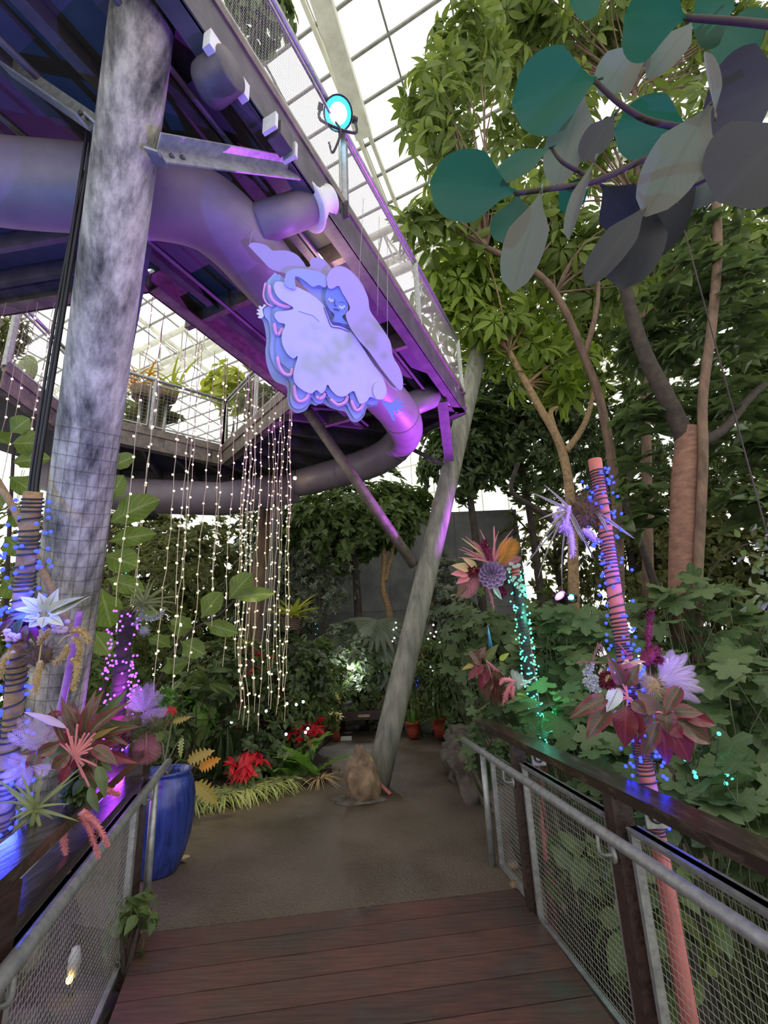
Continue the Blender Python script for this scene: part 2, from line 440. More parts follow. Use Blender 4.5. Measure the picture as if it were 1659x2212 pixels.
M['concrete'] = concrete_mat(); M['deck'] = deck_mat(); M['path'] = path_mat()
M['concrete_mossy'] = mat('greenish_concrete', (.27, .265, .21), (.11, .115, .095), .8, scale=3.5, stretch=(3, 3, .6), bump=.3, detail=9)
M['soil'] = mat('soil', (.05, .036, .024), (.016, .012, .009), .9, scale=14, bump=.6)
M['ravine'] = mat('shaded_soil', (.05, .042, .03), (.016, .014, .011), .9, scale=7, bump=.6)
M['steel'] = mat('painted_dark_steel', (.12, .105, .115), (.06, .055, .062), .55, scale=5, metal=.2)
M['soffit'] = mat('dark_soffit', (.10, .10, .11), (.07, .07, .08), .7, scale=3)
M['rustbeam'] = mat('rusty_grey_beam', (.22, .18, .14), (.1, .085, .075), .6, scale=8, metal=.2)
M['galv'] = mat('galvanised_steel', (.42, .43, .42), (.26, .27, .27), .42, scale=22, metal=.55, bump=.05)
M['wire'] = mat('galvanised_wire', (.40, .40, .36), (.26, .26, .23), .45, scale=30, metal=.4)
M['wood'] = mat('dark_stained_timber', (.055, .03, .025), (.022, .014, .012), .38, scale=9, stretch=(4, .6, 4), bump=.15, rough2=.22)
M['railwood'] = mat('worn_stained_handrail', (.11, .075, .055), (.026, .018, .015), .3, scale=7, stretch=(4, .8, 4), bump=.12, lo=.5, hi=.78, rough2=.18)
M['duct'] = mat('painted_duct', (.22, .18, .22), (.16, .135, .165), .5, scale=3)
M['white'] = mat('white_plastic', (.75, .75, .72), (.6, .6, .58), .5)
M['frame'] = mat('white_painted_tube', (.80, .80, .66), (.6, .6, .5), .5, scale=2)
M['bar'] = mat('grey_glazing_bar', (.30, .30, .27), (.2, .2, .18), .5)
M['wallc'] = mat('grey_concrete_wall', (.20, .205, .20), (.12, .125, .125), .8, scale=1.6, bump=.1)
M['rockt'] = mat('tan_rock', (.33, .22, .13), (.10, .07, .045), .85, scale=4.5, bump=.7)
M['rockg'] = mat('mossy_rock', (.17, .14, .11), (.05, .048, .035), .9, scale=5, bump=.8)
M['bark'] = mat('brown_bark', (.20, .125, .085), (.09, .058, .042), .85, scale=9, stretch=(1, 1, .35), bump=.5)
M['barkred'] = mat('reddish_bark', (.26, .13, .085), (.14, .07, .05), .8, scale=8, stretch=(1, 1, 2.5), bump=.4)
M['barkt'] = mat('tan_bark', (.36, .24, .12), (.17, .11, .06), .85, scale=16, bump=.5)
M['barkd'] = mat('dark_bark', (.06, .045, .035), (.025, .02, .018), .9, scale=9, bump=.5)
M['stem'] = mat('green_stem', (.09, .12, .04), (.05, .06, .03), .6)
M['twig'] = mat('dark_twig', (.07, .05, .035), (.03, .022, .018), .8)
M['black'] = mat('black_rubber', (.018, .018, .02), (.01, .01, .012), .5)
M['cable'] = mat('dark_green_cable', (.02, .03, .025), (.01, .012, .014), .5)
M['terra'] = mat('red_plastic_pot', (.42, .07, .04), (.3, .05, .03), .5)
M['blueglaze'] = mat('blue_glaze', (.035, .075, .36), (.008, .014, .09), .18, scale=9, stretch=(3.5, 3.5, .25), bump=.25, lo=.3, hi=.7, coat=.4)
M['pinkpole'] = mat('peeled_pink_pole', (.62, .19, .17), (.42, .12, .11), .6, scale=9, stretch=(1, 1, .4), bump=.15)  # pinkish wood; its extra saturation stands for pink lamp light
M['moss'] = mat('dry_moss', (.16, .11, .05), (.045, .03, .018), .95, scale=22, bump=.9)
M['basket'] = mat('dark_wood_basket', (.10, .06, .04), (.05, .03, .02), .7)

# leaves
LM = {}
LM['sch'] = leafmat('umbrella_tree_leaf', (.085, .13, .028), (.19, .24, .06), (.3, .36, .12), .25, tr=.45)
LM['schb'] = leafmat('bright_umbrella_tree_leaf', (.13, .20, .03), (.26, .34, .06), (.4, .45, .15), .25, tr=.5)
LM['dark'] = leafmat('dark_evergreen_leaf', (.06, .095, .038), (.13, .18, .065), (.17, .21, .1), .3, tr=.38, rough=.3)
LM['mid'] = leafmat('mid_green_leaf', (.075, .13, .035), (.17, .22, .07), (.2, .26, .1), .3, tr=.38, rough=.4)
LM['olive'] = leafmat('olive_leaf', (.08, .10, .03), (.17, .18, .06), (.2, .22, .1), .25, tr=.4)
LM['grey'] = leafmat('grey_green_leaf', (.10, .13, .08), (.21, .24, .16), (.22, .26, .17), .35, tr=.25)
LM['lobed'] = leafmat('broad_lobed_leaf', (.055, .10, .034), (.125, .18, .07), (.16, .23, .1), .3, tr=.3, rough=.5, nv=4)
LM['fiddle'] = leafmat('fiddle_leaf', (.07, .13, .02), (.17, .25, .045), (.30, .36, .14), .55, tr=.4, rough=.4, nv=7)
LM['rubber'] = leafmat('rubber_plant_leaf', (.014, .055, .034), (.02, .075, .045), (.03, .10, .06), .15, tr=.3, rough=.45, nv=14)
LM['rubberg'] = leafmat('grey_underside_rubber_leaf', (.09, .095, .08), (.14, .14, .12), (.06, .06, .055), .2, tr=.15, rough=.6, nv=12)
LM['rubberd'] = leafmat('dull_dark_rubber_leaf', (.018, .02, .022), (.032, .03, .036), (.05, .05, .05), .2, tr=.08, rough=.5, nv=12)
LM['lime'] = leafmat('lime_leaf', (.28, .33, .04), (.45, .48, .09), (.5, .5, .2), .3, tr=.4)
LM['spider'] = leafmat('variegated_grassy_leaf', (.26, .36, .07), (.46, .52, .17), None, tr=.35, edge=(.62, .62, .36))
LM['fern'] = leafmat('glossy_fern_frond', (.08, .20, .03), (.18, .33, .07), (.2, .3, .1), .5, tr=.35, rough=.3)
LM['yellow'] = leafmat('yellowing_leaf', (.32, .24, .05), (.45, .36, .10), (.5, .42, .2), .4, tr=.35)
LM['red'] = leafmat('red_bract', (.50, .012, .025), (.72, .03, .05), (.4, .01, .02), .3, tr=.25)
LM['cream'] = leafmat('cream_bract', (.62, .55, .22), (.75, .68, .38), None, tr=.25)
LM['maroon'] = leafmat('maroon_and_green_leaf', (.05, .058, .03), (.10, .085, .045), (.42, .10, .11), .38, tr=.18, edge=(.20, .05, .055), rough=.2, nv=8)
LM['crimson'] = leafmat('crimson_leaf', (.13, .02, .032), (.21, .045, .055), (.45, .1, .13), .4, tr=.2, rough=.28, nv=8)
LM['airplant'] = leafmat('grey_green_air_plant_leaf', (.13, .17, .06), (.25, .28, .11), None, tr=.2, rough=.6)
LM['pinkfern'] = leafmat('dusty_pink_dyed_frond', (.40, .13, .18), (.55, .22, .26), None, tr=.2, rough=.7)
LM['orange'] = leafmat('orange_dyed_frond', (.55, .21, .03), (.65, .30, .06), None, tr=.25, rough=.6)
LM['lilac'] = leafmat('lilac_plume', (.50, .36, .62), (.68, .55, .78), None, tr=.2, rough=.8)
LM['silver'] = leafmat('silvery_white_leaf', (.50, .55, .52), (.68, .72, .68), (.12, .16, .12), .7, tr=.15, rough=.6, nv=8)
LM['tan'] = leafmat('dried_tan_grass', (.45, .33, .16), (.58, .45, .25), None, tr=.2, rough=.9)
LM['orchid'] = leafmat('pale_striped_orchid_leaf', (.13, .18, .07), (.22, .26, .12), None, tr=.2, edge=(.52, .42, .46), rough=.5)
LM['pinkplume'] = leafmat('pink_amaranth', (.60, .18, .22), (.75, .30, .32), None, tr=.1, rough=.9)
LM['succ'] = leafmat('purple_succulent_leaf', (.26, .17, .36), (.38, .28, .48), None, tr=.05, edge=(.45, .32, .5), rough=.5)
LM['plum'] = leafmat('plum_flower', (.13, .015, .05), (.24, .03, .09), None, tr=.1, rough=.9)
LM['mulch'] = leafmat('fallen_leaf', (.08, .05, .03), (.22, .15, .08), None, tr=.05, rough=.8)
LM['moss'] = leafmat('brown_moss_fibre', (.09, .06, .03), (.22, .15, .08), None, tr=.1, rough=.95)

# ================================================================== SETTING
def struct(o): o['kind'] = 'structure'; return o


DO = np.array([.84, 3.73, 0]); EF = np.array([-.14, .99, 0]); ER = np.array([.99, .14, 0])
path_poly = [(-14, 30), (16, 30), (16, 7.0), (3.2, 6.6), (1.25, 5.6), (.95, 4.6), (.86, 3.74), (-1.62, 3.385), (-2.0, 3.5), (-3.2, 4.0), (-14, 5)]
mb = MB(); mb.prism([(x, y, 0) for x, y in path_poly][::-1], (0, 0, 1), 1.3)
struct(mb.build('floor', M['path'], smooth=False))
mb = MB(); mb.add([(-20, -6, -1.15), (20, -6, -1.15), (20, 9, -1.15), (-20, 9, -1.15)], [(0, 1, 2, 3)])
struct(mb.build('floor_lower', M['ravine'], smooth=False))


def edgeR(y): return 0.79 + (3.73 - y) * .098
def edgeL(y): return -1.57 + (3.39 - y) * .30
mb = MB()
for i in range(24):                                              # deck boards
    f0, f1 = -i * .2 - .004, -(i + 1) * .2 + .004

    def hit(ff, edge):
        r = 0.0
        for _ in range(12):
            p = DO + EF * ff + ER * r; r += (edge(p[1]) - p[0])
        return DO + EF * ff + ER * r
    a, b, c, d = hit(f0, edgeL), hit(f0, edgeR), hit(f1, edgeR), hit(f1, edgeL)
    mb.prism([a, d, c, b], (0, 0, 1), .04)
struct(mb.build('floor_deck', M['deck'], smooth=False))
for nm, ef, s in (('trim_1', edgeR, -1), ('trim_2', edgeL, 1)):   # stringers under the deck edges
    mb = MB(); mb.beam((ef(-1) + s * .06, -1, -.16), (ef(3.6) + s * .06, 3.6, -.16), .07, .22); struct(mb.build(nm, M['wood'], smooth=False))

# back concrete wall
mb = MB()
wa, wb = AY(560, 1150, 13.4), AY(1118, 1130, 13.4)
zt = float(AY(1000, 1105, 13.4)[2])
mb.box(((wa[0] + wb[0]) / 2, 13.55, zt / 2), ((wb[0] - wa[0]) / 2, 0, 0), (0, .15, 0), (0, 0, zt / 2))
for x in np.linspace(wa[0], wb[0], 5)[1:-1]: mb.box((x, 13.39, zt / 2), (.02, 0, 0), (0, .012, 0), (0, 0, zt / 2))
mb.box(((wa[0] + wb[0]) / 2, 13.39, 2.6), ((wb[0] - wa[0]) / 2, 0, 0), (0, .012, 0), (0, 0, .02))
struct(mb.build('wall_back', M['wallc'], smooth=False))
# low structure beside it with a lit strip above (service ledge)
mb = MB(); q0 = AY(1118, 1200, 13.2); mb.box((q0[0] + 1.2, 13.3, 2.1), (1.2, 0, 0), (0, .1, 0), (0, 0, .12)); struct(mb.build('trim_3', M['frame'], smooth=False))

# greenhouse roof
RD = unit(np.array([.337, .94, -.0])); PD = unit(np.array([-.89, .455, 0])); RO = AZ(660, 0, 17.0)


def roofpt(a, b, dz=0): return RO + PD * a + RD * b + np.array([0, 0, dz])


mb = MB()
for b in np.arange(-9.2, 26, 1.08): mb.beam(roofpt(-18, b), roofpt(26, b), .07, .08)
for a in np.arange(-16.9, 26, 1.69): mb.beam(roofpt(a, -9.5, .03), roofpt(a, 26, .03), .05, .06)
struct(mb.build('trim_4', M['bar'], smooth=False))
mb = MB()
for a in (0.04, -.3, -12.9, 13): mb.beam(roofpt(a, -9.5, -.06), roofpt(a, 26, -.06), .11, .18)
struct(mb.build('trim_5', M['frame'], smooth=False))
mb = MB(); mb.add([roofpt(-18, -9.5, .08), roofpt(26, -9.5, .08), roofpt(26, 26, .08), roofpt(-18, 26, .08)], [(0, 1, 2, 3)])


def glassmat():
    m, nt, p = _mat('roof_glass'); t = N(nt, 'ShaderNodeBsdfTransparent'); g = N(nt, 'ShaderNodeBsdfGlossy'); g.inputs[1].default_value = .05
    f = N(nt, 'ShaderNodeMixShader'); f.inputs[0].default_value = .05; nt.links.new(t.outputs[0], f.inputs[1]); nt.links.new(g.outputs[0], f.inputs[2]); nt.links.new(f.outputs[0], nt.nodes['Material Output'].inputs[0])
    return m


M['glass'] = glassmat()
o = mb.build('ceiling', M['glass'], smooth=False); struct(o)


mb = MB(); mb.beam(AZ(676, -60, 16.5), AZ(786, 292, 16.5), .5, .3); struct(mb.build('trim_8', M['frame'], smooth=False))


def truss(name, b, a0, a1):
    m = MB(); ch = [(b - .7, -.5), (b + .7, -.5), (b, -1.8)]
    for bb, dz in ch: m.tube([roofpt(a0, bb, dz), roofpt(a1, bb, dz)], .18 if dz < -1 else .14, 8)
    k = int((a1 - a0) / 1.5)
    for i in range(k):
        x, x2 = a0 + (a1 - a0) * i / k, a0 + (a1 - a0) * (i + .5) / k
        for bb in (b - .7, b + .7): m.tube([roofpt(x, bb, -.5), roofpt(x2, b, -1.8)], .045, 5); m.tube([roofpt(x2, b, -1.8), roofpt(x + (a1 - a0) / k, bb, -.5)], .045, 5)
        m.tube([roofpt(x, b - .7, -.5), roofpt(x, b + .7, -.5)], .04, 5)
    return struct(m.build(name, M['frame']))


truss('trim_6', 7.2, -18, 22); truss('trim_7', 19, -18, 24)
# far glazed walls: sill rails and mullions
mb = MB()
zz = np.arange(2.5, 16.9, 2.4)
for z in zz: mb.beam(roofpt(-18, 24, z - 17), roofpt(26, 24, z - 17), .1, .1); mb.beam(roofpt(-17, -4, z - 17), roofpt(-17, 24, z - 17), .1, .1)
for a in np.arange(-17, 26.1, 1.7): mb.beam(roofpt(a, 24, -17), roofpt(a, 24, 0), .08, .12, up=(0, 1, 0))
for b_ in np.arange(-4, 24, 1.7): mb.beam(roofpt(-17, b_, -17), roofpt(-17, b_, 0), .08, .12, up=(0, 1, 0))
struct(mb.build('window_1', M['frame'], smooth=False))

# ================================================================== ELEVATED WALKWAY
HB, HT = 4.8, 5.1
up3 = np.array([0, 0, 1.0])
Ra, Rf = np.array([-.85, 1.68, 0]), np.array([1.22, 6.04, 0]); WD = unit(Rf - Ra)
Rn = Ra - WD * 3.2
cor, jn, cor2, bk, lf = (np.array([*AZ(*q, HB)[:2], 0]) for q in ((322, 632), (640, 872), (480, 1004), (232, 952), (0, 838)))
ne = np.array([*AZ(-40, 690, HB)[:2], 0]); O2 = np.array([-1.75, 9.2, 0]); O3 = np.array([-6.2, 8.0, 0]); O4 = np.array([-7.2, 5.2, 0])
bk2 = bk + (bk - cor2) * .35
NW = ne + (ne - cor) * 2.0; SW = NW - WD * 6
walk = thing('elevated_walkway', 'dark steel walkway overhead with its underside washed blue and purple', 'walkway', (0, 3.0, HB))
ring = thing('elevated_walkway', 'pale edged walkway around the open court behind the hanging light strands', 'walkway', (-3.5, 7.8, HB))


def poly3(pts, z): return [np.array([p[0], p[1], z]) for p in pts]


def edgebeam(A, B, par, m, nm='edge_beam', w_=.12, h=None, outward=None):
    """channel section: web, bottom flange and top flange"""
    d = unit(B - A); x = np.cross(d, up3); b = MB(); h = HT - HB if h is None else h
    b.beam(A + up3 * (HB + h / 2), B + up3 * (HB + h / 2), .02, h); b.beam(A + x * w_ / 2 + up3 * (HB + .01), B + x * w_ / 2 + up3 * (HB + .01), w_, .02)
    b.beam(A + x * w_ / 2 + up3 * (HB + h - .01), B + x * w_ / 2 + up3 * (HB + h - .01), w_, .02)
    return b.build(nm, m, par, smooth=False)


def soffit(pts, par, z=HT - .03):
    b = MB(); P = poly3(pts, z + .05); a = np.cross(P[1] - P[0], P[2] - P[0])
    b.prism(P if a[2] > 0 else P[::-1], (0, 0, 1), .05); return b.build('deck_plate', M['soffit'], par, smooth=False)


soffit([Rn, Rf, jn, cor, ne, NW, SW], walk)
edgebeam(Rf, Rn, walk, M['steel']); edgebeam(cor, jn, walk, M['rustbeam'], h=.22); edgebeam(ne, cor, walk, M['rustbeam'], h=.2)
edgebeam(jn, Rf, walk, M['steel'], h=.26)
bm_ = MB(); bm_.beam(Rn + up3 * (HT + .03), Rf + up3 * (HT + .03), .05, .07); bm_.build('deck_edge_trim', M['rustbeam'], walk, smooth=False)
perp = np.array([WD[1], -WD[0], 0])
for k, off in enumerate((.42, .8, 1.2, 1.62)):                       # long joists
    b = MB(); A = Rn - perp * off; B_ = Rf - perp * off - WD * .15
    b.beam(A + up3 * (HT - .11), B_ + up3 * (HT - .11), .012, .16); b.beam(A + up3 * (HT - .19), B_ + up3 * (HT - .19), .075, .014); b.build('joist', M['steel'], walk, smooth=False)
for s in (4.9, 6.3, 7.5):                                # cross beams
    b = MB(); A = Rn + WD * s; B_ = A - perp * 2.05
    b.beam(A + up3 * (HT - .14), B_ + up3 * (HT - .14), .06, .2); b.build('cross_beam', M['rustbeam'], walk, smooth=False)
for i in range(4):                                                # joists of the near arm running to the west
    s = i * .34; A = cor + (ne - cor) * 0 - WD * (.25 + s); B_ = NW - WD * (.25 + s)
    b = MB(); b.beam(A + up3 * (HT - .12), B_ + up3 * (HT - .12), .05, .16); b.build('joist', M['steel'], walk, smooth=False)
# conduit pipes along the underside
for off, r in ((.3, .018), (1.0, .022), (1.42, .018)):
    b = MB(); b.tube([Rn - perp * off + up3 * (HB + .02), Rf - perp * off - WD * .3 + up3 * (HB + .02)], r, 8); b.build('conduit', M['steel'], walk)

# ring sections
soffit([jn, Rf + WD * .05, O2, cor2], ring); soffit([cor2, O2, O3, bk2], ring); soffit([bk2, O3, O4, lf], ring)
for A, B_ in ((jn, cor2), (cor2, bk2), (bk2, lf)): edgebeam(A, B_, ring, M['rustbeam'], h=.3)
edgebeam(O2, Rf + WD * .06, ring, M['steel']); edgebeam(O3, O2, ring, M['steel'])
for A, B_ in ((jn, cor2), (cor2, bk2), (bk2, lf)):
    b = MB(); b.beam(A + up3 * (HB + .30), B_ + up3 * (HB + .30), .06, .13); b.build('deck_edge_trim', M['rustbeam'], ring, smooth=False)
for t in np.linspace(.1, .9, 6):
    A = jn + (cor2 - jn) * t; B_ = Rf + (O2 - Rf) * t; b = MB(); b.beam(A + up3 * (HT - .13), B_ + up3 * (HT - .13), .06, .18); b.build('joist', M['steel'], ring, smooth=False)
for t in np.linspace(.1, .9, 6):
    A = cor2 + (bk2 - cor2) * t; B_ = O2 + (O3 - O2) * t; b = MB(); b.beam(A + up3 * (HT - .13), B_ + up3 * (HT - .13), .06, .18); b.build('joist', M['steel'], ring, smooth=False)


def wiregrid(b, A, B, z0, z1, pu, pz, r=.0022):
    """wires of a mesh between two plan points, as thin square bars"""
    L = np.linalg.norm(B - A); d = (B - A) / L
    for z in np.arange(z0 + pz / 2, z1, pz): b.tube([A + up3 * z, B + up3 * z], r, 4, False)
    for s in np.arange(pu / 2, L, pu): b.tube([A + d * s + up3 * z0, A + d * s + up3 * z1], r * .55, 4, False)


def railing_run(A, B, par, spacing=1.5, h=.85, pitch=.05, r=.003):
    L = np.linalg.norm(B - A); k = max(1, round(L / spacing)); d = (B - A) / L; zb = HT + .06
    for i in range(k + 1):
        p = A + d * L * i / k; b = MB(); b.beam(p + up3 * (zb - .05), p + up3 * (zb + h), .05, .05, up=(0, 1, 0)); b.build('post', M['galv'], par, smooth=False)
    b = MB(); b.tube([A + up3 * (zb + h), B + up3 * (zb + h)], .028, 8); b.build('top_rail', M['galv'], par)
    for i in range(k):
        p, q = A + d * (L * i / k + .06), A + d * (L * (i + 1) / k - .06); b = MB()
        for z in (zb + .05, zb + h - .08): b.beam(p + up3 * z, q + up3 * z, .02, .025)
        for e in (p, q): b.beam(e + up3 * (zb + .05), e + up3 * (zb + h - .08), .02, .025, up=(0, 1, 0))
        wiregrid(b, p, q, zb + .06, zb + h - .09, pitch, pitch, r); b.build('mesh_panel', M['wire'], par, smooth=False)


railing_run(Ra - WD * 1.9, Rf, walk, 1.55, .85, .03, .0016)
railing_run(jn, cor2, ring, 1.3, .9, .06, .0025); railing_run(cor2, bk2, ring, 1.3, .9, .06, .0025); railing_run(bk2, lf, ring, 1.3, .9, .06, .0025)

# concrete columns
def column(label, pts, r, m='concrete'):
    t = thing('leaning_column', label, 'column', pts[0]); b = MB(); b.tube(pts, r, 36); b.build('shaft', M[m], t); return t


c_base = W(100, 1640, 2.72); c_mid = W(215, 640, 2.62); c_top = W(322, -60, 2.52)
cdir = unit(c_top - c_base); c_foot = c_base - cdir * ((c_base[2] + 1.1) / cdir[2])
near_col = column('thick stained concrete column leaning beside the blue lit bamboo pole', [c_foot + cdir * t for t in np.linspace(0, (c_top[2] - c_foot[2]) / cdir[2] + .1, 9)], .158)
f0 = AZ(812, 1702, 0); f1 = W(1040, 735, 8.55); far_col = column('slim grey concrete column leaning up from the tan boulder on the path', [f0 - unit(f1 - f0) * .12, *[f0 + (f1 - f0) * t for t in np.linspace(.1, 1.0, 7)]], .152, 'concrete_mossy')
b = MB()                                                          # wire mesh wrapped on the near column
for t in np.arange(2.0, 4.3, .075):
    c = c_foot + cdir * t; n_ = 28; u_ = unit(np.cross(cdir, (1, 0, 0))); v_ = np.cross(cdir, u_); P = [c + .163 * (math.cos(a) * u_ + math.sin(a) * v_) for a in np.linspace(0, 2 * PI, n_)]
    b.tube(P, .0009, 4, False)
for a in np.arange(0, 2 * PI, PI / 9): b.tube([c_foot + cdir * t + .163 * (math.cos(a) * u_ + math.sin(a) * v_) for t in (2.0, 4.25)], .0009, 4, False)
b.build('wire_wrap', M['black'], near_col)
b = MB()                                                          # cables strapped to its side
for k, (dx, r_) in enumerate(((-80, .009), (-72, .011), (-88, .008))):
    b.tube(smoothpath([W(262 + dx * .9 + (0 if k else 4), 250 + k * 60, 2.62), W(215 + dx, 640, 2.60), W(158 + dx, 1000, 2.58), W(150 + dx, 1080, 2.55)]), r_, 8)
b.build('cable_bundle', M['black'], near_col)
b = MB()                                                          # bolt-on gusset plates
for A_, B_ in ((W(228, 292, 2.5), W(196, 262, 2.5)), (W(322, 335, 2.5), W(352, 345, 2.5))): b.beam(A_, B_, .012, .12, up=VF)
b.build('gusset_plate', M['galv'], near_col, smooth=False)


def angle(A, B, label, name='angle_brace', wd=.09, m='galv'):
    t = thing(name, label, 'brace', A); A, B = np.asarray(A), np.asarray(B); d = unit(B - A); x = unit(np.cross(d, VF)); y_ = np.cross(x, d); b = MB()
    b.beam(A, B, wd, .01, up=-VF); b.beam(A + x * wd / 2 - y_ * wd / 2, B + x * wd / 2 - y_ * wd / 2, .01, wd, up=-VF); b.build('angle_bar', M[m], t, smooth=False)
    for s in (.06, .13):
        q = A + d * s - y_ * .006; c = MB(); c.lathe(q, [(.0, -.014), (.012, -.014), (.012, .012), (.0, .012)], 6, axis=VF); c.build('bolt', M['steel'], t)
    return t


angle(W(206, 268, 2.48), W(-60, 85, 2.9), 'grey angle iron brace running from the thick column off the photo edge')
angle(W(350, 338, 2.48), AZ(640, 378, HB), 'grey angle iron brace from the thick column to the purple walkway beam')
t = thing('strut', 'round rusty strut slanting down to the slim leaning column', 'brace', W(890, 1215, 6.6))
b = MB(); b.tube([AZ(660, 880, HB + .1), W(895, 1222, 6.75)], .075, 14); b.build('tube', M['rustbeam'], t)
t = thing('strut', 'dark flat support post behind the thick stained column', 'brace', W(265, 790, 3.9))
b = MB(); b.beam(AZ(316, 500, HT - .1), W(255, 830, 4.1), .12, .05); b.build('bar', M['steel'], t, smooth=False)
t = thing('strut', 'purple steel post bracing the far walkway end to the slim column', 'brace', W(968, 985, 7.0))
b = MB(); b.beam(AZ(955, 862, HB), W(970, 990, 7.15), .14, .14); b.build('bar', M['steel'], t, smooth=False)
t = thing('strut', 'thin dark brace under the far corner of the walkway', 'brace', W(950, 1000, 7.4))
b = MB(); b.beam(W(880, 965, 7.6), W(955, 1003, 7.25), .06, .06); b.build('bar', M['steel'], t, smooth=False)

# posts under the back walkway
for px, py, top, Y, lab in ((545, 1330, 1010, 9.2, 'weathered timber post standing behind the hanging light strands'), (578, 1200, 1040, 9.9, 'dark steel post under the back walkway corner')):
    P = AY(px, py, Y); t = thing('support_post', lab, 'post', (P[0], P[1], 0)); b = MB(); b.tube([(P[0] - .15, P[1], -.05), (P[0] + .25, P[1], HB + .1)], .15 if Y < 9.5 else .12, 12); b.build('post_shaft', M['bark'] if Y < 9.5 else M['steel'], t)

# air duct
du = thing('air_duct', 'fat purple lit round duct running under the walkway', 'duct', AZ(420, 430, 4.4))
DZ = 4.5
dp = [AZ(-160, 360, DZ), AZ(0, 395, DZ), AZ(200, 412, DZ), AZ(400, 440, DZ), AZ(500, 500, DZ), AZ(600, 615, DZ), AZ(720, 740, DZ), AZ(815, 840, DZ), AZ(868, 905, DZ - .05), W(868, 950, 7.2), W(800, 1000, 7.6), W(640, 1045, 8.6)]
b = MB(); b.tube(smoothpath(dp, 6), .25, 28); b.build('duct_run', M['duct'], du)
P = smoothpath(dp, 6)
for i in (15, 47, 56, 62):
    b = MB(); b.tube([P[i], P[i] + unit(P[i + 1] - P[i]) * .04], .256, 28); b.build('duct_band', M['duct'], du)
for a0, a1, rr in ((AZ(545, 490, DZ), W(680, 443, 3.55), .135), (AZ(858, 885, DZ), W(962, 845, 6.55), .16)):
    ax = unit(a1 - a0); L = np.linalg.norm(a1 - a0); b = MB(); b.tube([a0, a0 + ax * (L - .06)], rr, 24); br = b.build('branch_duct', M['duct'], du)
    b = MB(); b.lathe(a0 + ax * (L - .07), [(rr * .95, 0), (rr * 1.32, .015), (rr * 1.36, .03), (rr * 1.15, .05), (rr * .82, .12), (rr * .74, .2), (rr * .8, .22), (rr * .74, .225), (rr * .7, .2), (rr * .66, .1)], 28, ax)
    nz = b.build('nozzle', M['white'], br); nz['label'] = 'pale flared duct nozzle'
du2 = thing('air_duct', 'long brown duct under the back walkway behind the light strands', 'duct', W(450, 1075, 8.8))
b = MB(); b.tube([W(640, 1052, 8.7), W(480, 1078, 8.3), W(280, 1070, 7.9), W(100, 1020, 7.6)], .3, 24); b.build('duct_run', M['duct'], du2)

# boxes on the underside
def box_thing(name, label, cat, c, sz, m, rot=None, parts=()):
    t = thing(name, label, cat, c); b = MB(); b.box(c, VR * sz[0] * .8 + VU * sz[0] * -.6, VR * sz[1] * .6 + VU * sz[1] * .8, unit(np.cross(VR, VU)) * sz[2]); b.build('housing', m, t, smooth=False); return t


t = thing('loudspeaker', 'white speaker hanging on the walkway edge near the stained column', 'speaker', AZ(470, 170, HB - .1))
c = np.array(ploc(t)); dz = np.array([0, 0, 1.0]); b = MB()
b.lathe(c - perp * .10, [(0, -.001), (.10, 0), (.115, .02), (.12, .06), (.11, .20), (.10, .21), (0, .212)], 24, perp); b.build('housing', M['steel'], t)
b = MB(); b.box(c + perp * .07 + dz * .03, WD * .15, perp * .025, dz * .06); b.build('bracket', M['white'], t, smooth=False)
t = thing('junction_box', 'small white box fixed beneath the walkway edge below the cyan lamp', 'box', AZ(606, 300, HB - .08)); c = np.array(ploc(t))
b = MB(); b.box(c, WD * .06, perp * .05, dz * .06); b.build('housing', M['steel'], t, smooth=False)
for s in (-1, 1):
    b = MB(); b.box(c + WD * .10 * s, WD * .012, perp * .05, dz * .06); b.build('end_plate', M['white'], t, smooth=False)
t = thing('spotlight', 'dark spotlight fixed under the walkway beside the flared nozzle', 'lamp', W(722, 458, 3.75)); c = np.array(ploc(t))
b = MB(); b.lathe(c, [(0, -.08), (.05, -.08), (.055, -.02), (.06, .07), (.055, .08), (.0, .075)], 18, unit(AZ(520, 1640, .1) - c)); b.build('lamp_head', M['black'], t); lamp('beam', 'SPOT', c + unit(WD * .6 - up3 * .5 + perp * -.2) * .12, (1.0, .86, .6), 900, AZ(520, 1640, .1), .03, 58, .8, t)
b = MB(); b.box(c + np.array([.06, .05, .06]), WD * .01, perp * .06, dz * .08); b.build('bracket', M['steel'], t, smooth=False)
t = thing('ceiling_bulb', 'tiny warm bulb glowing under the back walkway', 'lamp', W(637, 1033, 8.0)); b = MB(); b.ball(ploc(t), .03, 10, 6); b.build('bulb', emat('warm_bulb', (1, .75, .35), 12), t)
b = MB(); b.tube([np.array(ploc(t)), np.array(ploc(t)) + up3 * .25], .012, 6); b.build('bulb_holder', M['black'], t)
t = thing('speaker_horn', 'black round speaker hanging behind the fiddle leaf fig', 'speaker', W(310, 1105, 7.2)); c = np.array(ploc(t)); b = MB()
b.lathe(c, [(.02, .2), (.13, .18), (.15, 0), (.19, -.05), (.17, -.1), (0, -.1)], 20); b.build('housing', M['black'], t); b = MB(); b.tube([c + up3 * .18, [c[0], c[1], HB + .1]], .012, 6); b.build('rod', M['black'], t)

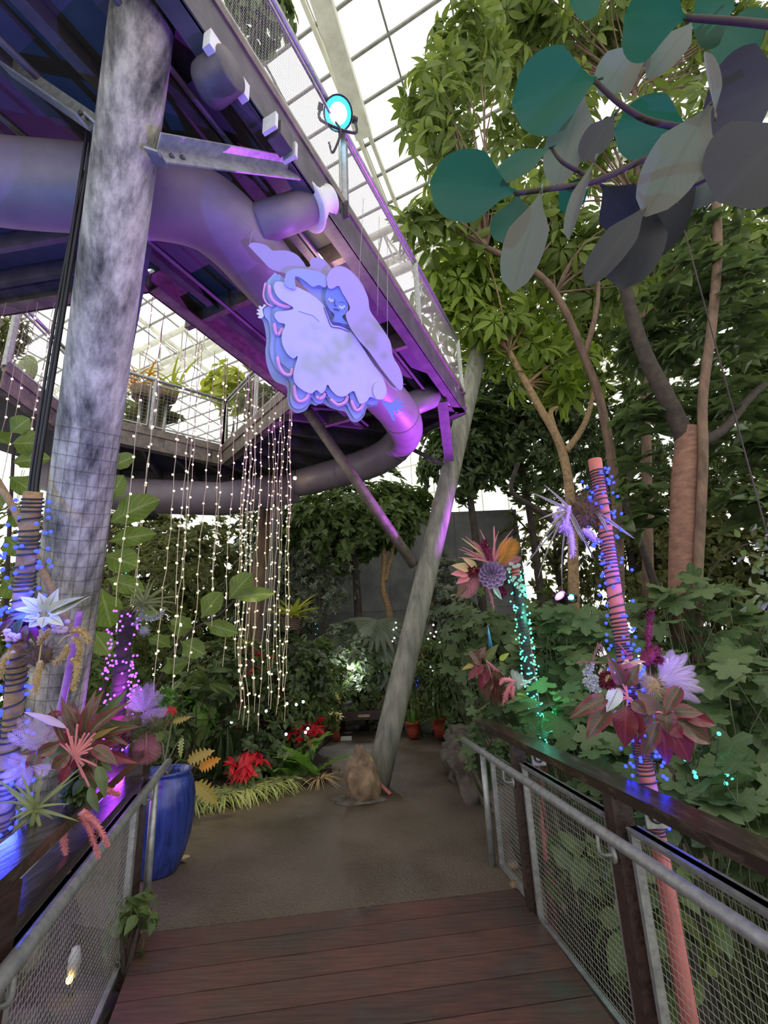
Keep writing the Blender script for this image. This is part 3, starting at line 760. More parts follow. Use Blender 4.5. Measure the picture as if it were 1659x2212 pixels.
# floodlights
def flood(label, P, aim, col, es, r, power, spot, blend=.5, body='black'):
    t = thing('floodlight', label, 'lamp', P); P = np.array(P); a = unit(np.array(aim) - P); b = MB()
    b.lathe(P, [(0, -.16), (r * .6, -.15), (r * .9, -.05), (r * 1.02, 0), (r * 1.05, .01), (r * .96, .012), (r * .95, -.005)], 24, a); b.build('lamp_head', M[body], t)
    b = MB(); b.lathe(P, [(r * .6, .012), (r * .93, .002)], 24, a); b.build('lens', emat('bloom_' + label[:6], col, es * .5), t)  # coloured ring paints the bloom around the white core
    b = MB(); b.lathe(P, [(0.001, .016), (r * .62, .012)], 24, a); b.build('bright_bulb', emat('core_' + label[:6], tuple(.55 + .45 * q for q in col), es * 2), t)
    x = unit(np.cross(a, up3)); b = MB()
    b.tube(smoothpath([P + x * r * 1.2, P + x * r * 1.2 - up3 * r * 1.3, P - x * r * 1.2 - up3 * r * 1.3, P - x * r * 1.2], 5), .012, 6); b.build('yoke', M[body], t)
    for s in (-1, 1):
        b = MB(); b.lathe(P + x * s * r * 1.25, [(0, -.02), (.025, -.02), (.03, .02), (0, .02)], 10, x); b.build('knob', M[body], t)
    l = lamp('beam', 'SPOT', P + a * .03, col, power, P + a, .02, spot, blend, t)
    return t


t_ = .25; rail_pt = Ra + (Rf - Ra) * .245; FL = np.array([rail_pt[0] + .12, rail_pt[1] + .02, HT + 1.04])
FL = W(730, 245, depth(FL))
flood('bright cyan stage lamp clamped to the walkway handrail', FL, W(1270, 430, 1.15), (.03, .72, 1.0), 3, .12, 600, 32)
b = MB(); cb = bpy.data.objects.new('lamp_cable', None); bpy.data.objects.remove(cb)
b.tube(smoothpath([FL + np.array([-.02, 0, -.1]), FL + np.array([.02, .0, -.22]), FL + np.array([-.05, .03, -.4]), FL + np.array([-.08, .02, -.3])], 8), .01, 6)
tag(b.build('power_cable', M['black'], None), 'short black cable looping below the cyan stage lamp', 'cable')
flood('violet floodlight staked below the deck on the lamp side', np.array([2.6, .7, .5]), W(660, 650, 3.4), (.27, .12, 1.0), 8, .10, 400, 60, .8)
flood('blue floodlight staked beside the thick column', np.array([-2.6, .2, .6]), AZ(120, 150, HB), (.0, .22, 1.0), 8, .10, 200, 80, .9)  # added lamp, unseen; gives the underside its blue
PK = W(1210, 1287, 6.6)
flood('magenta garden spotlight glowing among the broad leaves', PK, W(745, 830, 5.6), (.55, .09, 1.0), 5, .09, 1100, 62, .7)
flood('small cyan garden light beside the magenta spotlight', W(1234, 1290, 6.6), W(1110, 1300, 3.5), (.1, .6, .8), 1.2, .05, 20, 40)

# ================================================================== RAILINGS OF THE DECK
def deck_railing(label, line, side, posts, post_x, zs, ext, near, cat='railing'):
    """line(y) -> x of the post centres; side +1 = railing on the east, -1 on the west; posts = y values"""
    t = thing('deck_railing', label, cat, (line(posts[0]), posts[0], 0))
    z_hand, z_top = zs

    def P(y, off, z): return np.array([line(y) + side * off, y, z])
    for y in posts:
        b = MB(); b.beam(P(y, 0, -.55), P(y, 0, z_top - .03), .085, .10, up=(0, 1, 0)); b.build('post', M['wood'], t, smooth=False)
    b = MB(); b.beam(P(ext, .03, z_top - .012), P(near, .03, z_top - .012), .135, .045); b.build('top_rail', M['railwood'], t, smooth=False)
    return t, P


def lineR(y): return .835 + (3.49 - y) * .125
tR, PR = deck_railing('wet dark timber and steel mesh railing beside the green lit pole', lineR, 1, [3.49, 2.35, 1.2, .1], 0, (.80, .965), 4.3, .1)
# handrail tube, brackets, mesh panels
def hand(t, P, y0, y1, z, off, r=.024, bend=None):
    pts = [P(y, off, z) for y in np.linspace(y0, y1, 9)]
    b = MB(); b.tube(pts, r, 14); return b.build('handrail', M['galv'], t)


def panel(t, P, y0, y1, z0, z1, off, pitch=.026):
    A, B_ = P(y0, off, 0), P(y1, off, 0); b = MB()
    for z in (z0, z1): b.beam(A + up3 * z, B_ + up3 * z, .03, .03)
    for e in (A, B_): b.beam(e + up3 * z0, e + up3 * z1, .035, .03, up=(0, 1, 0))
    b.beam(A + up3 * (z1 + .012), B_ + up3 * (z1 + .012), .06, .006)
    fr = b.build('panel_frame', M['galv'], t, smooth=False); b = MB(); wiregrid(b, A, B_, z0, z1, pitch * 1.0, pitch * 1.1, .0016); b.build('wire_mesh', M['wire'], fr, smooth=False)


def bracket(t, P, y, z, off):
    b = MB(); b.lathe(P(y, -.05, z - .1), [(0, -.006), (.032, -.006), (.032, .006), (0, .006)], 18, P(y, 1, 0) - P(y, 0, 0)); b.tube(smoothpath([P(y, -.05, z - .1), P(y, off * 1.0, z - .09), P(y, off, z - .02)], 5), .009, 8); b.build('bracket', M['galv'], t)


hand(tR, PR, 4.45, -.2, .80, -.105); panel(tR, PR, 3.40, 2.44, -.03, .82, .0); panel(tR, PR, 2.26, 1.29, -.03, .82, .0); panel(tR, PR, 1.11, .2, -.03, .82, .0); panel(tR, PR, 4.05, 3.58, .02, .74, -.0)
for y in (3.49, 2.35, 1.2): bracket(tR, PR, y, .80, -.105)
b = MB(); b.tube([PR(4.08, -.06, -.02), PR(4.08, -.06, .80)], .024, 12); b.build('end_post', M['galv'], tR)


def lineL(y): return -1.66 + (3.36 - y) * .283
tL, PL = deck_railing('dark timber and steel mesh railing beside the blue glazed urn', lineL, -1, [3.36, 1.55, .4], 0, (.80, 1.02), 3.55, .1)
hand(tL, PL, 3.95, .1, .82, -.09, .026); panel(tL, PL, 3.24, 1.66, -.06, .77, -.02); panel(tL, PL, 1.44, .5, -.06, .77, -.02)
for y in (3.36, 1.55): bracket(tL, PL, y, .82, -.09)
b = MB(); b.beam(PL(3.3, .02, .85), PL(.3, .02, .85), .11, .045); b.build('mid_rail', M['railwood'], tL, smooth=False)
b = MB(); b.tube([PL(3.45, -.10, -.02), PL(3.45, -.09, .82)], .024, 12); b.build('end_post', M['galv'], tL)

# pink lit clamp plates on the right-hand posts
def clamp(label, P):
    t = thing('clamp_plate', label, 'bracket', P); P = np.array(P); b = MB(); b.box(P, np.array([.045, 0, 0]), np.array([0, .05, 0]) * .12, up3 * .05); b.build('plate', M['galv'], t, smooth=False)
    b = MB(); a = np.linspace(.5, 5.6, 14); b.tube([P + np.array([.026 * math.cos(q), -.012, .026 * math.sin(q)]) for q in a], .006, 6); b.build('pipe_clip', M['black'], t)
    return t


clamp('square clamp plate tying the green lit pole to its rail post', PR(3.43, .11, .86) + np.array([0, -.01, 0])); clamp('square clamp plate tying the tall blue lit pole to its rail post', PR(2.27, .11, .87))

# ================================================================== LIT POLES
bulb_mesh = {}
def bulbs(t, key, pts, r=.0085):
    """each bulb a mesh object of its own, sharing one mesh"""
    if key not in bulb_mesh:
        b = MB(); b.ball((0, 0, 0), r, 8, 5); o = b.build('bulb', BM[key], None); bulb_mesh[key] = o; o.parent = t; o.location = Vector(pts[0]) - ploc(t); pts = pts[1:]
    for p in pts: inst(bulb_mesh[key], t, p)


BM = {'blue': emat('blue_fairy_bulb', (.012, .022, 1.0), 4.5), 'purple': emat('purple_fairy_bulb', (.24, .06, 1.0), 2.2), 'green': emat('sea_green_fairy_bulb', (.10, 1.0, .66), 1.6), 'warm': emat('warm_fairy_bulb', (1.0, .86, .5), 1.15), 'white': emat('cool_white_fairy_bulb', (.8, .85, 1.0), 1.2), 'teal': emat('teal_fairy_bulb', (.05, .8, .65), 2)}


def lit_pole(label, slabel, pts, r, key, n, glow, cover=(0., 1.), spread=.03, turns=34, m='pinkpole', coil=True, wrap=False):
    t = thing('bamboo_pole', label, 'pole', pts[0]); P = np.asarray(pts, float); b = MB(); b.tube(smoothpath(P, 4) if len(P) > 2 else P, r, 16); b.build('pole_shaft', M[m], t)
    s = thing('fairy_light_string', slabel, 'string lights', P[0])
    A, B_ = P[0], P[-1]; d = unit(B_ - A); L = np.linalg.norm(B_ - A); u_ = unit(np.cross(d, (1, .2, 0))); v_ = np.cross(d, u_)

    def on(f, a, rr):
        x = f * (len(P) - 1); i = min(int(x), len(P) - 2); c = P[i] + (P[i + 1] - P[i]) * (x - i); return c + rr * (math.cos(a) * u_ + math.sin(a) * v_)
    if coil:
        f = np.linspace(cover[0], cover[1], turns * 14); b = MB()
        ph = np.cumsum(np.abs(1 + .6 * np.sin(f * 60))) ; ph = ph / ph[-1] * turns * 2 * PI
        b.tube([on(q, a, r + .005 + .003 * math.sin(a * 1.7)) for q, a in zip(f, ph)], .0038, 5); b.build('light_cable', M['cable'], s)
    if wrap:
        b = MB(); b.tube([on(q, 0, 0) for q in np.linspace(cover[0], cover[1] - .02, 12)], r + .004, 16); b.build('cable_wrap', M['cable'], s)
    pts_ = [on(rng.uniform(*cover), rng.uniform(0, 2 * PI), r + .012 + spread * abs(rng.normal())) for _ in range(n)]
    bulbs(s, key, pts_)
    for f, e in glow: lamp('string_glow', 'POINT', on(f, -PI / 2 if 0 else 3.6, r + .10), {'blue': (.03, .05, 1), 'purple': (.5, .06, 1), 'green': (.1, 1, .7)}[key], e, size=.06, parent=s)
    return t


gp = W(1195, 1985, 3.62); gx, gy = gp[0], gp[1]
GX = [AY(1195, 1985, gy), AY(1165, 1600, gy), AY(1112, 1225, gy)]
lit_pole('pink pole tightly wrapped in sea green lights', 'sea green fairy lights wound up the slim pole', [GX[0] - up3 * .5, GX[0], GX[1], GX[2]], .042, 'green', 210, [(.72, 2.2), (.9, 2.2)], (.66, 1.0), .016, 40, wrap=True)
by = W(1440, 1900, 2.08)[1]
BX = [AY(1490, 2212, by), AY(1400, 1690, by), AY(1345, 1390, by), AY(1285, 993, by)]
lit_pole('tall pink pole wound with blue lights behind the wet timber rail', 'blue fairy lights winding up the tall pink pole', [BX[0] - up3 * .4, BX[0], BX[1], BX[2], BX[3]], .036, 'blue', 230, [(.48, 1.0), (.85, 1.6)], (.44, .985), .024, 84)
LX = [W(-25, 2000, 1.95), W(15, 1700, 1.95), W(45, 1330, 1.98), W(72, 1062, 2.0)]
lit_pole('tan bamboo pole with blue lights in front of the thick column', 'blue fairy lights coiled on the tan bamboo pole', LX, .036, 'blue', 170, [(.35, 4.5), (.7, 5)], (.02, .985), .03, 60, m='barkt')
PX = [W(232, 1740, 3.15), W(250, 1560, 3.2), W(275, 1318, 3.25)]
lit_pole('dark pole thick with purple lights beside the stained column', 'purple fairy lights massed around the short dark pole', PX, .05, 'purple', 230, [(.25, 3.0), (.65, 4)], (.0, 1.0), .035, 26, m='barkd')
t = thing('light_tube', 'purple glowing plastic tube slanting behind the pampas spray', 'tube light', W(128, 1540, 2.4)); b = MB(); b.tube(smoothpath([W(128, 1545, 2.45), W(150, 1440, 2.5), W(172, 1320, 2.52)]), .018, 8); b.build('tube_body', mat('violet_film', (.40, .16, .62), (.22, .08, .4), .25), t)
t = thing('branch', 'bare tan branch crossing behind the blue lit bamboo', 'branch', W(0, 1050, 2.3)); b = MB(); b.tube(smoothpath([W(-30, 1000, 2.35), W(30, 1100, 2.3), W(95, 1240, 2.25), W(145, 1345, 2.2), W(148, 1370, 2.2)]), [.018] * 24 + [.014], 8); b.build('bough', M['barkt'], t)

# ---- curtain of warm light strands hanging from the walkway's inner edges
wire_mats = M['wire_gold'] = mat('pale_gold_wire', (.62, .56, .36), (.45, .4, .24), .4, metal=.3)
def strand(A, zb, group, label):
    L = A[2] - zb; t = thing('light_strand', label, 'string lights', (A[0], A[1], zb), group)
    k = max(6, int(L / .16)); z = np.linspace(0, L, k); ph = rng.uniform(0, 9)
    P = np.stack([A[0] + .012 * np.sin(z * 5 + ph) + .006 * np.sin(z * 17 + ph), A[1] + .012 * np.cos(z * 6 + ph), A[2] - z], 1); P[0] = A
    P[-3:, 0] += rng.normal() * .02
    b = MB(); b.tube(P, .0036, 4, False); b.build('wire', M['wire_gold'], t)
    nb = max(5, int(L / .17)); q = np.linspace(.12, .995, nb)
    pts = [P[min(int(f * (k - 1)), k - 1)] + rng.normal(size=3) * .006 for f in q]
    bulbs(t, 'warm', pts, .0105)


g1 = 'light strands along the inner walkway edge'
SB = lambda px, P: None
cnt = 0
for i, f in enumerate(np.concatenate([np.linspace(.02, .30, 6), np.linspace(.34, .60, 8), np.linspace(.64, .99, 15)])):
    A = cor + (jn - cor) * (f + rng.normal() * .004); A = A + up3 * (HB - .01) + np.array([-.05, .03, 0]) + rng.normal(size=3) * np.array([.06, .06, 0])
    # how far it hangs: bottom at a photo row
    row = {0: 1300, 1: 1500}.get(i % 2) if f < .34 else (1400 + rng.uniform(-60, 60) if f < .64 else rng.uniform(1440, 1585))
    dd = depth(A); zb = float(W(0, row, dd)[2]); lo_ = AY(520, row, A[1])[2]
    strand(A, max(.12, float(lo_)), g1, 'gold wire light strand hanging from the walkway edge over the garden bed')
g2 = 'light strands beside the thick column'
for i, f in enumerate(np.linspace(-.15, .62, 13)):
    A = ne + (cor - ne) * f + up3 * (HB - .01) + rng.normal(size=3) * np.array([.05, .12, 0]); row = rng.uniform(1080, 1290)
    strand(A, float(AY(60, row, A[1])[2]), g2, 'gold wire light strand hanging on the far side of the thick column')

# ================================================================== HANGING SCULPTURE
S0 = W(712, 722, 3.4); SN = unit(CAM - S0 + np.array([.35, -.1, -.2])); SXa = unit(VR - SN * (VR @ SN)); SYa = np.cross(SN, SXa)
sc_ = thing('cloud_figure_cutout', 'lilac layered cut-out of a sleeping figure with cloud hair under the walkway', 'hanging sculpture', S0)


def s5(x, y): return 480 + x / 2.765, 480 + y / 2.765


def onplane(x, y, h):
    """crop pixel -> point on the sculpture's board plane lifted h towards the viewer"""
    d = ray(*s5(x, y)); tt = ((S0 - CAM) @ SN) / (d @ SN); return CAM + d * tt + SN * h


def layer(name, pts, h, m, th=.012, k=4, parent=None, closed=True):
    P = [onplane(x, y, h) for x, y in pts]; P = np.array(P + [P[0]]); P = smoothpath(P, k)[:-1] if k > 1 else P[:-1]
    b = MB(); b.prism(P, SN, th); return b.build(name, m, parent or sc_, smooth=False)


def painted(name, a, rough=.45): return mat(name, a, tuple(c * .93 for c in a), rough, scale=2)


PM = {'hair': painted('pale_lilac_paint', (.42, .35, .62)), 'hair2': painted('lilac_paint', (.50, .42, .70)), 'dress': painted('white_lavender_paint', (.64, .62, .88)), 'b1': painted('light_blue_paint', (.40, .50, .80)), 'b2': painted('mid_blue_paint', (.30, .40, .70)), 'b3': painted('grey_blue_paint', (.34, .42, .52)), 'pink': painted('pink_paint', (.88, .42, .72)), 'skin': painted('blue_skin_paint', (.20, .30, .66)), 'skin2': painted('pale_blue_skin_paint', (.38, .44, .74)), 'line': painted('dark_blue_line', (.06, .06, .25)), 'white': painted('white_paint', (.85, .85, .9))}
layer('hair_back', [(155, 138), (175, 120), (230, 124), (270, 140), (300, 166), (345, 166), (400, 170), (450, 195), (485, 235), (505, 265), (528, 258), (522, 235), (545, 210), (600, 214), (635, 250), (650, 275), (690, 258), (745, 270), (805, 320), (850, 390), (868, 455), (880, 525), (925, 592), (970, 650), (1012, 735), (1018, 800), (1058, 870), (1076, 940), (1055, 1008), (1000, 965), (900, 870), (800, 740), (700, 600), (600, 500), (430, 330), (300, 282), (235, 222)], -.02, PM['hair'], .016)
layer('dress_layer', [(305, 305), (255, 365), (238, 440), (262, 488), (222, 512), (220, 560), (245, 600), (262, 700), (256, 780), (270, 870), (310, 950), (385, 990), (388, 1060), (402, 1112), (445, 1146), (500, 1130), (530, 1090), (560, 1102), (600, 1085), (640, 1110), (700, 1130), (740, 1140), (772, 1190), (812, 1200), (852, 1165), (870, 1115), (905, 1105), (935, 1070), (800, 800), (500, 480)], -.045, PM['b3'], .012)
layer('dress_layer', [(315, 298), (268, 360), (255, 430), (285, 490), (250, 515), (252, 560), (278, 600), (290, 690), (284, 760), (298, 830), (330, 890), (395, 935), (410, 990), (405, 1060), (425, 1108), (470, 1118), (515, 1085), (532, 1050), (560, 1080), (595, 1086), (622, 1050), (645, 1085), (692, 1110), (740, 1092), (765, 1135), (800, 1180), (838, 1150), (862, 1092), (900, 1095), (932, 1052), (800, 800), (500, 470)], -.022, PM['b1'], .012)
layer('dress_layer', [(340, 310), (300, 350), (290, 430), (330, 490), (300, 530), (300, 590), (330, 640), (322, 700), (318, 760), (340, 830), (400, 880), (432, 930), (430, 1000), (445, 1050), (480, 1060), (530, 1015), (548, 1010), (560, 1040), (590, 1050), (616, 1012), (640, 1050), (690, 1075), (730, 1058), (755, 1000), (770, 1085), (805, 1110), (835, 1070), (860, 1040), (905, 1050), (800, 800), (500, 460)], .0, PM['b2'], .012)
layer('dress_front', [(308, 388), (318, 362), (350, 357), (420, 378), (520, 425), (600, 492), (630, 560), (655, 612), (700, 622), (770, 660), (830, 740), (900, 850), (958, 930), (975, 1000), (960, 1048), (920, 1055), (880, 1040), (858, 1068), (820, 1080), (800, 1040), (785, 1008), (764, 1012), (735, 1035), (690, 1035), (650, 1000), (628, 968), (612, 1000), (590, 1020), (560, 1000), (530, 1020), (480, 1000), (436, 960), (425, 900), (450, 800), (425, 812), (385, 780), (358, 720), (358, 660), (376, 612), (336, 596), (312, 560), (328, 534), (380, 530), (425, 512), (350, 465), (318, 425)], .03, PM['dress'], .014)


def band(name, pts, wd, h, m, par=None):
    P = smoothpath([onplane(x, y, h) for x, y in pts], 5); b = MB(); t_ = np.gradient(P, axis=0); x_ = unit(np.cross(t_, SN)); wv = wd * np.minimum(1, 3.2 * np.sin(np.linspace(.12, PI - .12, len(P))))[:, None]
    V = np.concatenate([P - x_ * wv, P + x_ * wv, P + x_ * wv - SN * .008, P - x_ * wv - SN * .008]); n_ = len(P); Q = []
    for i in range(n_ - 1):
        for a_ in range(4): c_ = (a_ + 1) % 4; Q.append((a_ * n_ + i, a_ * n_ + i + 1, c_ * n_ + i + 1, c_ * n_ + i))
    b.add(V, Q); return b.build(name, m, par or sc_)


for pts in ([(282, 375), (285, 430), (310, 475), (360, 500), (410, 505)], [(312, 600), (320, 660), (340, 668), (362, 630)], [(330, 800), (340, 860), (370, 905), (410, 910), (418, 870)], [(432, 970), (438, 1040), (462, 1070), (500, 1055), (520, 1015)], [(562, 1035), (578, 1055), (604, 1040), (612, 1018)], [(645, 1055), (690, 1090), (735, 1072), (748, 1030)], [(770, 1060), (795, 1120), (828, 1110), (842, 1075)]): band('scallop_band', pts, .013, .012, PM['pink'])
for pts in ([(258, 360), (246, 430), (262, 480), (300, 505)], [(880, 835), (940, 900), (1000, 975), (1045, 1010)]): band('rainbow_edge', pts, .006, .0, PM['pink'])
layer('torso', [(440, 325), (500, 335), (560, 370), (640, 400), (690, 480), (740, 580), (840, 680), (900, 790), (760, 660), (650, 610), (600, 490), (520, 420)], -.005, PM['skin2'], .01)
layer('raised_arm', [(372, 345), (390, 300), (450, 280), (540, 290), (600, 312), (625, 345), (612, 392), (575, 378), (540, 388), (500, 360), (455, 330), (432, 335), (437, 398), (400, 395), (372, 372)], .045, PM['skin2'], .012)
head = layer('head', [(612, 440), (625, 400), (650, 380), (690, 388), (722, 430), (745, 490), (742, 540), (715, 560), (722, 580), (745, 610), (700, 600), (660, 590), (668, 552), (640, 525), (618, 485)], .042, PM['skin'], .012)
layer('hair_front', [(622, 362), (622, 330), (650, 286), (700, 270), (765, 305), (825, 375), (862, 450), (876, 530), (925, 602), (992, 706), (1012, 800), (1052, 872), (1070, 945), (1052, 998), (960, 895), (870, 770), (815, 710), (760, 630), (735, 570), (736, 545), (758, 515), (740, 470), (712, 425), (690, 384), (650, 402), (628, 392)], .058, PM['hair2'], .014)
layer('hand', [(940, 1062), (985, 1070), (1015, 1075), (1040, 1050), (1052, 1052), (1046, 1072), (1075, 1064), (1082, 1072), (1055, 1088), (1086, 1092), (1086, 1102), (1055, 1104), (1076, 1120), (1068, 1128), (1042, 1116), (1050, 1135), (1038, 1140), (1022, 1122), (1022, 1160), (1032, 1176), (1018, 1184), (1000, 1150), (975, 1110)], .02, PM['skin'], .012, 2)
layer('hand', [(262, 500), (240, 520), (248, 560), (228, 575), (212, 568), (222, 556), (206, 550), (208, 540), (222, 538), (206, 526), (214, 518), (228, 524), (216, 504), (226, 498), (240, 508), (246, 492), (256, 490)], -.01, PM['white'], .012, 2)
layer('cuff', [(895, 1010), (900, 970), (930, 950), (965, 965), (975, 1010), (955, 1048), (915, 1050)], .048, PM['dress'], .012)
# face: closed lids with lashes, brows, nose and mouth; seams of the dress
for pts in ([(632, 455), (645, 470), (660, 466)], [(694, 500), (710, 512), (728, 500)]): band('eyelid', pts, .004, .049, PM['white'], head)
for x, y, dx, dy in ((634, 462, -6, 12), (642, 470, 0, 16), (650, 472, 5, 15), (658, 469, 9, 11), (697, 506, -5, 13), (706, 513, 0, 16), (715, 513, 5, 14), (724, 506, 10, 11)):
    layer('eyelash', [(x - 4, y), (x + 4, y), (x + dx, y + dy)], .049, PM['white'], .006, 1, head)
band('nose', [(668, 462), (668, 490), (672, 500), (680, 498)], .0022, .049, PM['line'], head); band('mouth', [(662, 515), (672, 522), (680, 520), (694, 530)], .003, .049, PM['line'], head); band('brow', [(690, 478), (708, 470), (730, 482)], .0022, .049, PM['skin2'], head)
band('neckline', [(604, 505), (628, 572), (650, 622), (700, 632), (758, 655)], .0022, .036, PM['line']); band('neckline', [(616, 505), (640, 565), (658, 604), (705, 612), (762, 642)], .0022, .036, PM['line'])
band('arm_seam', [(455, 530), (500, 545), (545, 560), (578, 594)], .0016, .034, PM['b2'])
for x, y in ((820, 340), (930, 560), (990, 700), (160, 140)):      # suspension wires up to the walkway
    A = onplane(x, y, -.02); b = MB(); b.tube([A, [A[0] + .05, A[1] + .1, HT - .1]], .0022, 5); b.build('hanging_wire', M['wire'], sc_)

# ================================================================== PLANTS
def shrub(name, label, cat, px, py, Y, wpx, hpx, lm, T, ncl, per, S, zg=0.0, group=None, spread=.8, up=.3, dep=None, stemm='twig', ns=7, part='foliage', shell=.5, stems=True, r0=.02):
    """leafy plant whose crown is centred on a photo pixel at distance Y, rooted at zg below it"""
    c = AY(px, py, Y); d = depth(c); rx, rz = wpx / 2 * d / F, hpx / 2 * d / F; ry = dep if dep else rx * .8
    base = np.array([c[0], c[1], zg]); t = thing(name, label, cat, base, group); b = MB()
    C, A = crown_pts(ncl, c, (rx * .88, ry * .88, rz * .88), shell); C[:, 2] = np.maximum(C[:, 2], zg + .03)
    A = unit(A + np.array([0, 0, .5])); rosettes(b, T, C, A, per, S, spread, up=up); b.build(part, lm if not isinstance(lm, str) else LM[lm], t)
    if stems:
        b = MB(); E_, _ = crown_pts(ns, c, (rx * .6, ry * .6, rz * .6), .5); E_[:, 2] = np.maximum(E_[:, 2], zg + .06); branches(b, base, E_, r0); b.build('stems', M[stemm], t)
    return t


def tree(name, label, px, py, Y, wpx, hpx, lm, T, ncl, per, S, trunk=None, tr=.08, bark='bark', zg=0.0, dep=None, group=None, spread=.8, nb=8, shell=.5, up=.3, extra=()):
    c = AY(px, py, Y); d = depth(c); rx, rz = wpx / 2 * d / F, hpx / 2 * d / F; ry = dep if dep else rx * .7
    base = np.array([c[0], c[1], zg]) if trunk is None else np.asarray(trunk[0], float); t = thing(name, label, 'tree', base, group)
    b = MB(); C, A = crown_pts(ncl, c, (rx, ry, rz), shell); C[:, 2] = np.maximum(C[:, 2], .25); A = unit(A + np.array([0, 0, .6])); rosettes(b, T, C, A, per, S, spread, up=up); b.build('crown', LM[lm], t)
    b = MB(); P = np.array([base, base + (c - base) * .5 + np.array([.1, 0, 0]), c - np.array([0, 0, rz * .3])]) if trunk is None else np.asarray(trunk, float)
    Q = smoothpath(P, 5); b.tube(Q, np.linspace(tr, tr * .55, len(Q)), 12); b.build('trunk', M[bark], t)
    b = MB(); k = rng.integers(0, ncl, nb)
    branches(b, Q[-1], C[k], tr * .4)
    for e in extra: e = smoothpath(e, 5); b.tube(e, np.linspace(tr * .6, tr * .3, len(e)), 9)
    b.build('branch', M[bark], t)
    return t


# --- soil beds
def bed(name, pts, z, m='soil'):
    mb = MB(); P = smoothpath([np.array([x, y, z]) for x, y in pts] + [np.array([pts[0][0], pts[0][1], z])], 4)[:-1]; a = sum(P[i][0] * P[(i + 1) % len(P)][1] - P[(i + 1) % len(P)][0] * P[i][1] for i in range(len(P)))
    mb.prism(P if a > 0 else P[::-1], (0, 0, 1), z + .02); return struct(mb.build(name, M[m]))


bed('ground_bed', [(-2.35, 5.75), (-1.7, 5.95), (-1.0, 6.5), (-.85, 7.0), (-1.25, 8.2), (-1.3, 10.6), (-4, 11.5), (-12, 12), (-12, 5.5), (-5, 5.2)], .09)
bed('ground_bed', [(-1.2, 10.2), (1.2, 10.2), (1.6, 11), (1.2, 12.4), (-1.6, 12.4)], .09)
bed('ground_bed', [(1.15, 5.75), (.85, 7.4), (1.15, 10), (1.6, 12), (12, 12), (12, 7.0), (3, 6.8)], .12)

# --- far backdrop trees, dense enough to close the view
far = [
    ('olive tree with small leaves far behind the back walkway', 130, 1330, 13.5, 420, 560, 'olive', 260),
    ('pale sunlit hedge-like tree right behind the hanging strands', 380, 1200, 13, 420, 320, 'olive', 280),
    ('dusky small leaved tree in front of the concrete wall edge', 610, 1230, 12.2, 240, 420, 'grey', 170),
    ('spreading fig with dark leaves under the far walkway duct', 760, 1120, 11, 330, 200, 'mid', 230),
    ('dark dense fig canopy behind the slim column top', 1110, 900, 11.5, 340, 360, 'dark', 420),
    ('dark low canopy to the east of the slim column', 1000, 960, 10.5, 200, 220, 'dark', 170),
    ('dark leafy mass behind the wet rail and magenta lamp', 1130, 1420, 9.6, 330, 230, 'dark', 240),
    ('loose olive tree with bright gaps behind the reddish trunk', 1400, 1180, 12.5, 380, 420, 'olive', 300),
    ('feathery small leaved tree at the far side of the big reddish trunk', 1640, 1250, 11, 420, 560, 'olive', 480),
    ('dark leafy canopy high at the edge behind the slim dark stem', 1640, 800, 9.5, 460, 520, 'mid', 300),
    ('tall green tree behind the tan forked trunk', 1260, 690, 12.0, 420, 420, 'sch', 300),
    ('dense shady tree closing the view behind the thick column', 180, 1450, 15, 620, 520, 'mid', 420),
    ('bushy green tree closing the gap beyond the timber post', 480, 1380, 14.5, 420, 400, 'mid', 380),
    ('high dark crown above the magenta lamp', 1330, 960, 14, 460, 320, 'dark', 300),
    ('loose pale tree in the bright gap at the wall end', 1195, 1180, 13.0, 230, 330, 'olive', 70),
    ('weeping fine leaved shrub hanging beside the slim column', 970, 1360, 10.2, 120, 330, 'grey', 70),
]
for lab, px, py, Y, w_, h_, lm, nc in far:
    tree('backdrop_tree', lab, px, py, Y, w_, h_, lm, SMALL, int(nc * 2.4), 11, .23, tr=.12, bark='barkd', spread=.75, shell=.25)

# --- umbrella trees (schefflera) of the upper right
def umbrella(label, trunk, regions, lm='sch', tr=.06, bark='barkt', S=.30, extra=(), name='umbrella_tree'):
    P = np.asarray(trunk, float); t = thing(name, label, 'tree', P[0]); b = MB(); Q = smoothpath(P, 6); b.tube(Q, np.linspace(tr, tr * .6, len(Q)), 12); b.build('trunk', M[bark], t)
    tw = MB()
    for e in extra: e = smoothpath(e, 6); tw.tube(e, np.linspace(tr * .7, tr * .35, len(e)), 10)
    f = MB()
    for (px, py, w_, h_, Y, n_) in regions:
        c = AY(px, py, Y); d = depth(c); C, A = crown_pts(n_, c, (w_ / 2 * d / F, w_ / 3 * d / F, h_ / 2 * d / F), .2)
        A = unit(A * .6 + np.array([0, -.15, .55]) + rng.normal(size=A.shape) * .5); s_ = S * rng.uniform(.7, 1.2, n_)
        f.leaves(PALMATE, C, unit(np.cross(A, rng.normal(size=A.shape))), A, s_)
        k = rng.integers(0, n_, max(3, n_ // 7)); ends = C[k]; j = int(np.argmin(np.linalg.norm(Q - c, axis=1))); branches(tw, Q[max(0, j - 2)] if j < len(Q) - 1 else Q[-1], ends, tr * .3, n=5)
    f.build('foliage', LM[lm], t); tw.build('branch', M[bark], t)
    return t


